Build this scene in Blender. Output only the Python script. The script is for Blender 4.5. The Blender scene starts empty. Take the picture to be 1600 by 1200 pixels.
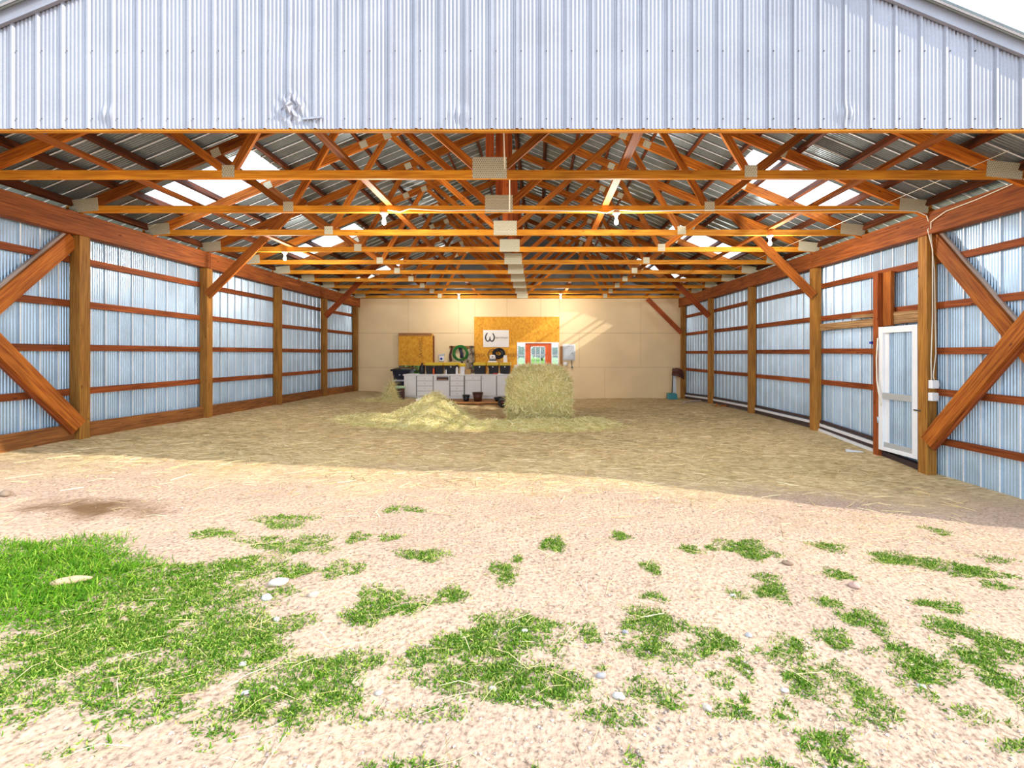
import bpy, math, random
import numpy as np
from mathutils import Vector, Matrix

random.seed(7)
rng = np.random.default_rng(7)
scene = bpy.context.scene
col = scene.collection

# ------------------------------------------------------------------ camera, light, exposure
CZ = 1.65                       # eye height above world zero
F = 680.0                       # focal length in pixels of a 1600 px wide frame
VX, VY = 840.0, 552.0           # vanishing point of the barn's long axis
cam = bpy.data.cameras.new('camera')
cam.sensor_width = 36.0
cam.lens = 36.0 * F / 1600.0
cam.shift_x = (800.0 - VX) / 1600.0
cam.shift_y = (VY - 600.0) / 1600.0
cam.clip_start = 0.05
cam.clip_end = 500
cam_o = bpy.data.objects.new('camera', cam)
col.objects.link(cam_o)
cam_o.location = (0, 0, CZ)
cam_o.rotation_euler = (math.radians(90), 0, 0)
scene.camera = cam_o

world = bpy.data.worlds.new('sky')
scene.world = world
world.use_nodes = True
bg = world.node_tree.nodes['Background']
bg.inputs['Color'].default_value = (0.72, 0.86, 1.0, 1)
bg.inputs['Strength'].default_value = 2.0

sun = bpy.data.lights.new('sun', 'SUN')
sun.energy = 3.9
sun.angle = math.radians(0.8)
sun.color = (1.0, 0.93, 0.82)
sun_o = bpy.data.objects.new('sun', sun)
col.objects.link(sun_o)
SUN_DIR = Vector((-1.15, 0.36, -0.76)).normalized()
sun_o.rotation_euler = SUN_DIR.to_track_quat('-Z', 'Y').to_euler()

BULB_W = 170.0

vs = scene.view_settings
vs.view_transform = 'Standard'
vs.look = 'None'
vs.gamma = 1.0
vs.exposure = 0.55
vs.use_curve_mapping = False
scene.cycles.max_bounces = 14
scene.cycles.diffuse_bounces = 8
scene.cycles.transparent_max_bounces = 16
scene.cycles.sample_clamp_indirect = 8.0


def W(px, py, d):
    """world point of a spot in the photograph at distance d along the barn"""
    return Vector(((px - VX) * d / F, d, CZ + (VY - py) * d / F))


def wx(px, d): return (px - VX) * d / F
def wz(py, d): return CZ + (VY - py) * d / F


# ------------------------------------------------------------------ ground height
GY = [-30, 0, 4.0, 5.2, 6.4, 8.8, 11.2, 13.6, 16.3, 60]
GL = [-1.20, -1.22, -1.25, -1.25, -1.25, -1.30, -1.32, -1.34, -1.40, -1.6]
GM = [-1.50, -1.50, -1.52, -1.54, -1.56, -1.62, -1.65, -1.69, -1.71, -1.8]
GR = [-1.75, -1.75, -1.76, -1.78, -1.77, -1.56, -1.54, -1.58, -1.67, -1.8]


def gz_arr(x, y):
    x = np.asarray(x, float); y = np.asarray(y, float)
    l = np.interp(y, GY, GL); m = np.interp(y, GY, GM); r = np.interp(y, GY, GR)
    tl = np.clip((x + 6.8) / 6.2, 0, 1); tl = tl * tl * (3 - 2 * tl) * 0.5 + tl * 0.5
    tr = np.clip((x + 0.6) / 6.3, 0, 1); tr = tr * tr * (3 - 2 * tr) * 0.5 + tr * 0.5
    z = np.where(x < -0.6, l + (m - l) * tl, m + (r - m) * tr)
    b = 0.010 * np.sin(x * 3.1 + y * 1.7) * np.sin(y * 2.3 - x * 0.9) + 0.006 * np.sin(x * 7.3 - y * 5.1 + 1.0) * np.sin(x * 2.9 + y * 8.7)
    b = b * np.clip((6.4 - np.abs(x + 0.55)) / 0.5, 0.0, 1.0)
    return z + b + CZ


def gz(x, y): return float(gz_arr(x, y))


def on_ground(px, py):
    """the ground point seen at a spot of the photograph"""
    d = 3.0
    for _ in range(40):
        z = gz(wx(px, d), d) - CZ
        d = 0.5 * d + 0.5 * (-z * F / max(py - VY, 5))
    return wx(px, d), d


# ------------------------------------------------------------------ materials
def nodes_of(m): return m.node_tree.nodes, m.node_tree.links


MATS = {}


def mat(name, color, rough=0.6, metal=0.0, var=0.0, scale=8.0, bump=0.0, coord='Object', stretch=(1, 1, 1), color2=None, detail=4.0, island=0.0, spec=0.4):
    if name in MATS: return MATS[name]
    m = bpy.data.materials.new(name); m.use_nodes = True
    n, l = nodes_of(m)
    b = n['Principled BSDF']
    b.inputs['Roughness'].default_value = rough
    b.inputs['Metallic'].default_value = metal
    b.inputs['Specular IOR Level'].default_value = spec
    c = (*color, 1)
    b.inputs['Base Color'].default_value = c
    if var > 0 or color2 or bump > 0:
        tc = n.new('ShaderNodeTexCoord'); mp = n.new('ShaderNodeMapping'); nz = n.new('ShaderNodeTexNoise')
        mp.inputs['Scale'].default_value = stretch
        nz.inputs['Scale'].default_value = scale; nz.inputs['Detail'].default_value = detail
        l.new(tc.outputs[coord], mp.inputs['Vector']); l.new(mp.outputs['Vector'], nz.inputs['Vector'])
        if var > 0 or color2:
            rp = n.new('ShaderNodeValToRGB')
            c2 = color2 if color2 else tuple(x * (1 - var) for x in color)
            rp.color_ramp.elements[0].position = 0.35; rp.color_ramp.elements[0].color = (*c2, 1)
            rp.color_ramp.elements[1].position = 0.65; rp.color_ramp.elements[1].color = c
            l.new(nz.outputs['Fac'], rp.inputs['Fac'])
            out = rp.outputs['Color']
        else:
            out = None
        if bump > 0:
            bp = n.new('ShaderNodeBump'); bp.inputs['Strength'].default_value = bump; bp.inputs['Distance'].default_value = 0.02
            l.new(nz.outputs['Fac'], bp.inputs['Height']); l.new(bp.outputs['Normal'], b.inputs['Normal'])
        if out: l.new(out, b.inputs['Base Color'])
    MATS[name] = m
    return m


def wood(name, color, dark, rough=0.65, knots=True, rand=0.25):
    """sawn timber: grain runs along u, tone differs from piece to piece"""
    m = bpy.data.materials.new(name); m.use_nodes = True
    n, l = nodes_of(m); b = n['Principled BSDF']
    b.inputs['Roughness'].default_value = rough
    b.inputs['Specular IOR Level'].default_value = 0.25
    uv = n.new('ShaderNodeTexCoord'); oi = n.new('ShaderNodeObjectInfo')
    ad = n.new('ShaderNodeVectorMath'); ad.operation = 'ADD'
    sc = n.new('ShaderNodeVectorMath'); sc.operation = 'SCALE'; sc.inputs['Scale'].default_value = 40.0
    l.new(oi.outputs['Random'], sc.inputs[0])
    l.new(uv.outputs['UV'], ad.inputs[0]); l.new(sc.outputs['Vector'], ad.inputs[1])
    mp = n.new('ShaderNodeMapping'); mp.inputs['Scale'].default_value = (1.2, 26.0, 1)
    l.new(ad.outputs['Vector'], mp.inputs['Vector'])
    nz = n.new('ShaderNodeTexNoise'); nz.inputs['Scale'].default_value = 2.2; nz.inputs['Detail'].default_value = 5
    l.new(mp.outputs['Vector'], nz.inputs['Vector'])
    rp = n.new('ShaderNodeValToRGB')
    rp.color_ramp.elements[0].position = 0.32; rp.color_ramp.elements[0].color = (*dark, 1)
    rp.color_ramp.elements[1].position = 0.62; rp.color_ramp.elements[1].color = (*color, 1)
    l.new(nz.outputs['Fac'], rp.inputs['Fac'])
    # large stains
    mp2 = n.new('ShaderNodeMapping'); mp2.inputs['Scale'].default_value = (1.0, 4.0, 1)
    l.new(ad.outputs['Vector'], mp2.inputs['Vector'])
    n2 = n.new('ShaderNodeTexNoise'); n2.inputs['Scale'].default_value = 1.6; n2.inputs['Detail'].default_value = 3
    l.new(mp2.outputs['Vector'], n2.inputs['Vector'])
    mr = n.new('ShaderNodeMapRange'); mr.inputs[1].default_value = 0.3; mr.inputs[2].default_value = 0.7; mr.inputs[3].default_value = 0.72; mr.inputs[4].default_value = 1.12
    l.new(n2.outputs['Fac'], mr.inputs[0])
    mr2 = n.new('ShaderNodeMapRange'); mr2.inputs[3].default_value = 1 - rand; mr2.inputs[4].default_value = 1 + rand * 0.4
    l.new(oi.outputs['Random'], mr2.inputs[0])
    mu = n.new('ShaderNodeMath'); mu.operation = 'MULTIPLY'
    l.new(mr.outputs[0], mu.inputs[0]); l.new(mr2.outputs[0], mu.inputs[1])
    hs = n.new('ShaderNodeHueSaturation')
    l.new(rp.outputs['Color'], hs.inputs['Color']); l.new(mu.outputs[0], hs.inputs['Value'])
    out = hs.outputs['Color']
    if knots:
        mp3 = n.new('ShaderNodeMapping'); mp3.inputs['Scale'].default_value = (1.0, 3.0, 1)
        l.new(ad.outputs['Vector'], mp3.inputs['Vector'])
        vo = n.new('ShaderNodeTexVoronoi'); vo.inputs['Scale'].default_value = 2.6
        l.new(mp3.outputs['Vector'], vo.inputs['Vector'])
        kr = n.new('ShaderNodeValToRGB')
        kr.color_ramp.elements[0].position = 0.05; kr.color_ramp.elements[0].color = (1, 1, 1, 1)
        kr.color_ramp.elements[1].position = 0.10; kr.color_ramp.elements[1].color = (0, 0, 0, 1)
        l.new(vo.outputs['Distance'], kr.inputs['Fac'])
        mx = n.new('ShaderNodeMix'); mx.data_type = 'RGBA'
        l.new(kr.outputs['Color'], mx.inputs['Factor']); l.new(out, mx.inputs['A'])
        mx.inputs['B'].default_value = (dark[0] * 0.5, dark[1] * 0.5, dark[2] * 0.5, 1)
        out = mx.outputs['Result']
    l.new(out, b.inputs['Base Color'])
    bp = n.new('ShaderNodeBump'); bp.inputs['Strength'].default_value = 0.25; bp.inputs['Distance'].default_value = 0.005
    l.new(nz.outputs['Fac'], bp.inputs['Height']); l.new(bp.outputs['Normal'], b.inputs['Normal'])
    MATS[name] = m
    return m


def strand_mat(name, cols, rough=0.7, trans=0.0):
    m = bpy.data.materials.new(name); m.use_nodes = True
    n, l = nodes_of(m); b = n['Principled BSDF']
    b.inputs['Roughness'].default_value = rough
    b.inputs['Specular IOR Level'].default_value = 0.2
    g = n.new('ShaderNodeNewGeometry'); rp = n.new('ShaderNodeValToRGB')
    el = rp.color_ramp.elements
    for i, c in enumerate(cols):
        p = i / (len(cols) - 1)
        e = el[i] if i < 2 else el.new(p)
        e.position = p; e.color = (*c, 1)
    for i, e in enumerate(sorted(el, key=lambda q: q.position)):
        pass
    l.new(g.outputs['Random Per Island'], rp.inputs['Fac'])
    l.new(rp.outputs['Color'], b.inputs['Base Color'])
    if trans > 0:
        tr = n.new('ShaderNodeBsdfTranslucent'); mx = n.new('ShaderNodeMixShader'); mx.inputs[0].default_value = trans
        l.new(rp.outputs['Color'], tr.inputs['Color'])
        o = n['Material Output']
        l.new(b.outputs[0], mx.inputs[1]); l.new(tr.outputs[0], mx.inputs[2]); l.new(mx.outputs[0], o.inputs['Surface'])
    MATS[name] = m
    return m


M_truss = wood('truss_timber', (0.92, 0.40, 0.03), (0.62, 0.19, 0.012), rand=0.3)
M_web = wood('web_timber', (0.66, 0.21, 0.02), (0.30, 0.06, 0.008), rand=0.5)
M_king = wood('king_post_timber', (0.50, 0.11, 0.02), (0.24, 0.04, 0.008))
M_post = wood('post_timber', (0.44, 0.205, 0.038), (0.24, 0.09, 0.016), rand=0.15)
M_beam = wood('beam_timber', (0.40, 0.115, 0.022), (0.19, 0.042, 0.010), rand=0.15)
M_girt = wood('girt_timber', (0.36, 0.09, 0.018), (0.17, 0.034, 0.008), rand=0.25)
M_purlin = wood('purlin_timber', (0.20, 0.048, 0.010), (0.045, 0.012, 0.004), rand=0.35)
M_brace = wood('brace_timber', (0.54, 0.165, 0.02), (0.26, 0.055, 0.008), rand=0.3)
M_skirt = wood('skirt_timber', (0.36, 0.14, 0.035), (0.17, 0.055, 0.018), rand=0.15)
M_rough = wood('weathered_timber', (0.48, 0.30, 0.13), (0.20, 0.09, 0.04), rand=0.2)
M_deck = wood('deck_timber', (0.50, 0.24, 0.08), (0.24, 0.09, 0.03), rand=0.3)
M_greyboard = wood('grey_board', (0.62, 0.52, 0.46), (0.40, 0.30, 0.25), rand=0.1)


def steel(name, color, metal, rough, streak=0.15):
    m = bpy.data.materials.new(name); m.use_nodes = True
    n, l = nodes_of(m); b = n['Principled BSDF']
    b.inputs['Metallic'].default_value = metal; b.inputs['Roughness'].default_value = rough
    tc = n.new('ShaderNodeTexCoord'); oi = n.new('ShaderNodeObjectInfo')
    nz = n.new('ShaderNodeTexNoise'); nz.inputs['Scale'].default_value = 2.5; nz.inputs['Detail'].default_value = 6
    l.new(tc.outputs['Object'], nz.inputs['Vector'])
    n2 = n.new('ShaderNodeTexVoronoi'); n2.inputs['Scale'].default_value = 90
    l.new(tc.outputs['Object'], n2.inputs['Vector'])
    mr = n.new('ShaderNodeMapRange'); mr.inputs[1].default_value = 0.3; mr.inputs[2].default_value = 0.7; mr.inputs[3].default_value = 1 - streak; mr.inputs[4].default_value = 1.06
    l.new(nz.outputs['Fac'], mr.inputs[0])
    mr2 = n.new('ShaderNodeMapRange'); mr2.inputs[3].default_value = 0.93; mr2.inputs[4].default_value = 1.05
    l.new(n2.outputs['Color'], mr2.inputs[0])
    mr3 = n.new('ShaderNodeMapRange'); mr3.inputs[3].default_value = 0.94; mr3.inputs[4].default_value = 1.04
    l.new(oi.outputs['Random'], mr3.inputs[0])
    mu = n.new('ShaderNodeMath'); mu.operation = 'MULTIPLY'; mu2 = n.new('ShaderNodeMath'); mu2.operation = 'MULTIPLY'
    l.new(mr.outputs[0], mu.inputs[0]); l.new(mr2.outputs[0], mu.inputs[1]); l.new(mu.outputs[0], mu2.inputs[0]); l.new(mr3.outputs[0], mu2.inputs[1])
    hs = n.new('ShaderNodeHueSaturation'); hs.inputs['Color'].default_value = (*color, 1)
    l.new(mu2.outputs[0], hs.inputs['Value']); l.new(hs.outputs['Color'], b.inputs['Base Color'])
    MATS[name] = m
    return m


M_facade = steel('facade_steel', (0.335, 0.335, 0.375), 0.35, 0.5, 0.10)
M_wall = steel('wall_steel', (0.46, 0.60, 0.74), 0.45, 0.34, 0.14)
M_rib_highlight = steel('rib_crest_highlight', (0.86, 0.90, 0.95), 0.15, 0.4, 0.08)  # paler crest colour paints in the light that the ribs catch
M_roof = steel('roof_steel', (0.24, 0.29, 0.31), 0.60, 0.30, 0.30)

# translucent roof sheet
M_sky = bpy.data.materials.new('translucent_sheet'); M_sky.use_nodes = True
n, l = nodes_of(M_sky)
for x in list(n):
    if x.type == 'BSDF_PRINCIPLED': n.remove(x)
t1 = n.new('ShaderNodeBsdfTransparent'); t1.inputs['Color'].default_value = (0.95, 0.97, 1, 1)
t2 = n.new('ShaderNodeBsdfTranslucent'); t2.inputs['Color'].default_value = (0.95, 0.95, 0.92, 1)
mx = n.new('ShaderNodeMixShader'); mx.inputs[0].default_value = 0.28
l.new(t1.outputs[0], mx.inputs[1]); l.new(t2.outputs[0], mx.inputs[2]); l.new(mx.outputs[0], n['Material Output'].inputs['Surface'])

# clear window glass
M_glass = bpy.data.materials.new('window_glass'); M_glass.use_nodes = True
n, l = nodes_of(M_glass)
for x in list(n):
    if x.type == 'BSDF_PRINCIPLED': n.remove(x)
t1 = n.new('ShaderNodeBsdfTransparent'); t1.inputs['Color'].default_value = (0.93, 0.96, 0.97, 1)
t2 = n.new('ShaderNodeBsdfGlossy'); t2.inputs['Roughness'].default_value = 0.03
mx = n.new('ShaderNodeMixShader'); mx.inputs[0].default_value = 0.10
l.new(t1.outputs[0], mx.inputs[1]); l.new(t2.outputs[0], mx.inputs[2]); l.new(mx.outputs[0], n['Material Output'].inputs['Surface'])

M_plate = mat('galvanised_plate', (0.84, 0.82, 0.62), 0.5, 0.3, var=0.2, scale=60)
M_hole = mat('plate_tooth_hole', (0.16, 0.13, 0.07), 0.8)
M_cream = mat('cream_paint', (0.93, 0.72, 0.42), 0.7, var=0.10, scale=0.9, detail=3)
M_white = mat('white_enamel', (0.90, 0.89, 0.88), 0.45, var=0.04, scale=3)
M_whiteframe = mat('white_frame', (0.84, 0.86, 0.90), 0.4, var=0.05, scale=4)
M_carcass = mat('carcass_gap_shade', (0.42, 0.40, 0.40), 0.6)  # greyed so the gaps between the white fronts look shaded
M_black = mat('black_plastic', (0.012, 0.013, 0.018), 0.35)
M_navy = mat('dark_navy_plastic', (0.012, 0.016, 0.04), 0.4)
M_yellow = mat('yellow_plastic', (0.80, 0.55, 0.02), 0.4)
M_orangedoor = mat('orange_door_paint', (0.80, 0.13, 0.02), 0.45, var=0.08, scale=2)
M_wire = mat('white_cable', (0.85, 0.80, 0.66), 0.5)
M_bulb_base = mat('white_porcelain', (0.85, 0.84, 0.78), 0.35)
M_green_hose = mat('green_hose', (0.02, 0.20, 0.03), 0.4)
M_greypanel = mat('grey_metal', (0.50, 0.53, 0.55), 0.4, 0.3)
M_mint = mat('mint_paint', (0.42, 0.62, 0.40), 0.5, var=0.12, scale=12)
M_brown = mat('dark_brown_plastic', (0.09, 0.03, 0.015), 0.5, var=0.3, scale=10)
M_teal = mat('teal_plastic', (0.05, 0.25, 0.28), 0.4)
M_leather = mat('brown_leather', (0.11, 0.03, 0.02), 0.5, var=0.3, scale=20)
M_cardboard = mat('cardboard', (0.55, 0.34, 0.13), 0.8, var=0.1, scale=10)
M_camo = mat('camouflage_cloth', (0.40, 0.33, 0.24), 0.9, color2=(0.035, 0.025, 0.015), scale=9, detail=1.5)
M_rope = mat('dark_cable', (0.03, 0.02, 0.015), 0.5)
M_red = mat('red_plastic', (0.55, 0.06, 0.04), 0.4)
M_blue = mat('blue_plastic', (0.02, 0.06, 0.55), 0.4)
M_ink = mat('black_ink', (0.03, 0.03, 0.035), 0.6)
M_pinkink = mat('grey_red_ink', (0.22, 0.13, 0.14), 0.6)
M_signwhite = mat('white_sign_board', (0.86, 0.84, 0.80), 0.4)
M_pipe = mat('white_pipe', (0.72, 0.74, 0.78), 0.35)
M_darkrail = mat('dark_sill', (0.05, 0.03, 0.03), 0.6)
M_screw = mat('screw_head', (0.12, 0.12, 0.13), 0.4, 0.5)
M_trunk = mat('tree_bark', (0.12, 0.08, 0.05), 0.9, var=0.3, scale=6)
M_stencil = mat('brown_stencil_ink', (0.32, 0.13, 0.02), 0.8)

# oriented strand board
M_osb = bpy.data.materials.new('oriented_strand_board'); M_osb.use_nodes = True
n, l = nodes_of(M_osb); b = n['Principled BSDF']; b.inputs['Roughness'].default_value = 0.7; b.inputs['Specular IOR Level'].default_value = 0.25
tc = n.new('ShaderNodeTexCoord'); vo = n.new('ShaderNodeTexVoronoi'); vo.inputs['Scale'].default_value = 22
nz = n.new('ShaderNodeTexNoise'); nz.inputs['Scale'].default_value = 5
mp = n.new('ShaderNodeMapping'); mp.inputs['Scale'].default_value = (1, 1, 0.6)
l.new(tc.outputs['Object'], mp.inputs['Vector']); l.new(mp.outputs['Vector'], vo.inputs['Vector']); l.new(tc.outputs['Object'], nz.inputs['Vector'])
rp = n.new('ShaderNodeValToRGB'); e = rp.color_ramp.elements
e[0].position = 0.0; e[0].color = (0.42, 0.15, 0.012, 1); e[1].position = 1.0; e[1].color = (0.90, 0.48, 0.06, 1)
k = e.new(0.45); k.color = (0.72, 0.33, 0.03, 1)
mi = n.new('ShaderNodeMath'); mi.operation = 'MULTIPLY_ADD'; mi.inputs[1].default_value = 0.55
l.new(vo.outputs['Color'], mi.inputs[0]); 
m2 = n.new('ShaderNodeMath'); m2.operation = 'MULTIPLY'; m2.inputs[1].default_value = 0.55
l.new(nz.outputs['Fac'], m2.inputs[0]); l.new(m2.outputs[0], mi.inputs[2]); l.new(mi.outputs[0], rp.inputs['Fac']); l.new(rp.outputs['Color'], b.inputs['Base Color'])

M_hay = strand_mat('hay_stalks', [(0.58, 0.43, 0.14), (0.90, 0.78, 0.42), (0.58, 0.60, 0.20), (0.95, 0.87, 0.56), (0.80, 0.69, 0.32)])
M_straw = strand_mat('straw_stalks', [(0.45, 0.30, 0.12), (0.80, 0.62, 0.32), (0.62, 0.45, 0.20), (0.90, 0.76, 0.48)])
M_grass = strand_mat('grass_blades', [(0.03, 0.11, 0.006), (0.12, 0.27, 0.015), (0.05, 0.15, 0.008), (0.30, 0.42, 0.05), (0.50, 0.52, 0.16)], trans=0.25)
M_lush = strand_mat('lush_grass_blades', [(0.03, 0.13, 0.005), (0.15, 0.36, 0.012), (0.06, 0.19, 0.008), (0.40, 0.54, 0.07)], trans=0.25)
M_leaf = strand_mat('tree_leaves', [(0.03, 0.09, 0.01), (0.09, 0.20, 0.02), (0.05, 0.14, 0.015), (0.15, 0.26, 0.03)], trans=0.3)
M_gravel = strand_mat('gravel', [(0.16, 0.12, 0.10), (0.50, 0.38, 0.30), (0.28, 0.22, 0.20), (0.62, 0.52, 0.44)])
M_haybody = mat('packed_hay', (0.72, 0.62, 0.28), 0.85, color2=(0.45, 0.38, 0.13), scale=9, bump=0.8, detail=8, spec=0.1)

# earth floor: pale dirt outside, hay litter inside
STAIN = on_ground(150, 793)
M_earth = bpy.data.materials.new('earth_floor'); M_earth.use_nodes = True
n, l = nodes_of(M_earth); b = n['Principled BSDF']; b.inputs['Roughness'].default_value = 0.95; b.inputs['Specular IOR Level'].default_value = 0.1
tc = n.new('ShaderNodeTexCoord')
sx = n.new('ShaderNodeSeparateXYZ'); l.new(tc.outputs['Object'], sx.inputs[0])
def noise(scale, detail=5, stretch=None, dist=0.0):
    z = n.new('ShaderNodeTexNoise'); z.inputs['Scale'].default_value = scale; z.inputs['Detail'].default_value = detail; z.inputs['Distortion'].default_value = dist
    if stretch:
        q = n.new('ShaderNodeMapping'); q.inputs['Scale'].default_value = stretch
        l.new(tc.outputs['Object'], q.inputs['Vector']); l.new(q.outputs['Vector'], z.inputs['Vector'])
    else: l.new(tc.outputs['Object'], z.inputs['Vector'])
    return z
def ramp(src, stops):
    r = n.new('ShaderNodeValToRGB'); el = r.color_ramp.elements
    for i, (p, c) in enumerate(stops):
        e = el[i] if i < 2 else el.new(p)
        e.position = p; e.color = (*c, 1) if len(c) == 3 else c
    l.new(src, r.inputs['Fac']); return r
def mixc(f, a, bb):
    q = n.new('ShaderNodeMix'); q.data_type = 'RGBA'; l.new(f, q.inputs['Factor']); l.new(a, q.inputs['A']); l.new(bb, q.inputs['B']); return q.outputs['Result']
dirt = ramp(noise(48, 9).outputs['Fac'], [(0.34, (0.12, 0.075, 0.05)), (0.66, (0.56, 0.405, 0.30)), (0.45, (0.40, 0.275, 0.20))])
dirt_b = ramp(noise(1.3, 3).outputs['Fac'], [(0.35, (0.42, 0.30, 0.23)), (0.65, (0.55, 0.39, 0.28))])
fx = n.new('ShaderNodeMix'); fx.data_type = 'RGBA'; fx.blend_type = 'MIX'; fx.inputs['Factor'].default_value = 0.35
l.new(dirt.outputs['Color'], fx.inputs['A']); l.new(dirt_b.outputs['Color'], fx.inputs['B'])
lit = ramp(noise(5, 9, (1.0, 2.6, 1), 1.5).outputs['Fac'], [(0.30, (0.25, 0.17, 0.075)), (0.68, (0.82, 0.65, 0.40)), (0.50, (0.52, 0.385, 0.20))])
green = ramp(noise(0.7, 4).outputs['Fac'], [(0.45, (0.58, 0.45, 0.24)), (0.62, (0.34, 0.29, 0.13))])
lg = n.new('ShaderNodeMix'); lg.data_type = 'RGBA'; lg.inputs['Factor'].default_value = 0.3
l.new(lit.outputs['Color'], lg.inputs['A']); l.new(green.outputs['Color'], lg.inputs['B'])
# inside mask from y with a wandering edge
ye = n.new('ShaderNodeMath'); ye.operation = 'MULTIPLY_ADD'; ye.inputs[1].default_value = 2.2
l.new(noise(0.8, 4).outputs['Fac'], ye.inputs[0]); l.new(sx.outputs['Y'], ye.inputs[2])
mk = n.new('ShaderNodeMapRange'); mk.inputs[1].default_value = 5.7; mk.inputs[2].default_value = 7.0; l.new(ye.outputs[0], mk.inputs[0])
allc = mixc(mk.outputs[0], fx.outputs['Result'], lg.outputs['Result'])
# damp brown patch near the left wall
sd = n.new('ShaderNodeVectorMath'); sd.operation = 'DISTANCE'
mpp = n.new('ShaderNodeMapping'); mpp.vector_type = 'POINT'; mpp.inputs['Scale'].default_value = (1.0, 2.6, 0)
l.new(tc.outputs['Object'], mpp.inputs['Vector']); l.new(mpp.outputs['Vector'], sd.inputs[0]); sd.inputs[1].default_value = (STAIN[0], STAIN[1] * 2.6, 0)
sdn = n.new('ShaderNodeMath'); sdn.operation = 'MULTIPLY_ADD'; sdn.inputs[1].default_value = 1.1; l.new(noise(4, 5).outputs['Fac'], sdn.inputs[0]); l.new(sd.outputs['Value'], sdn.inputs[2])
sdr = n.new('ShaderNodeMapRange'); sdr.inputs[1].default_value = 0.75; sdr.inputs[2].default_value = 1.3; sdr.inputs[3].default_value = 1.0; sdr.inputs[4].default_value = 0.0; l.new(sdn.outputs[0], sdr.inputs[0])
stc = n.new('ShaderNodeRGB'); stc.outputs[0].default_value = (0.16, 0.09, 0.045, 1)
allc = mixc(sdr.outputs[0], allc, stc.outputs[0])
l.new(allc, b.inputs['Base Color'])
bp = n.new('ShaderNodeBump'); bp.inputs['Strength'].default_value = 0.8; bp.inputs['Distance'].default_value = 0.03
l.new(noise(22, 8).outputs['Fac'], bp.inputs['Height']); l.new(bp.outputs['Normal'], b.inputs['Normal'])
M_field = mat('field_grass', (0.20, 0.34, 0.05), 0.9, color2=(0.10, 0.22, 0.02), scale=0.8)


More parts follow.
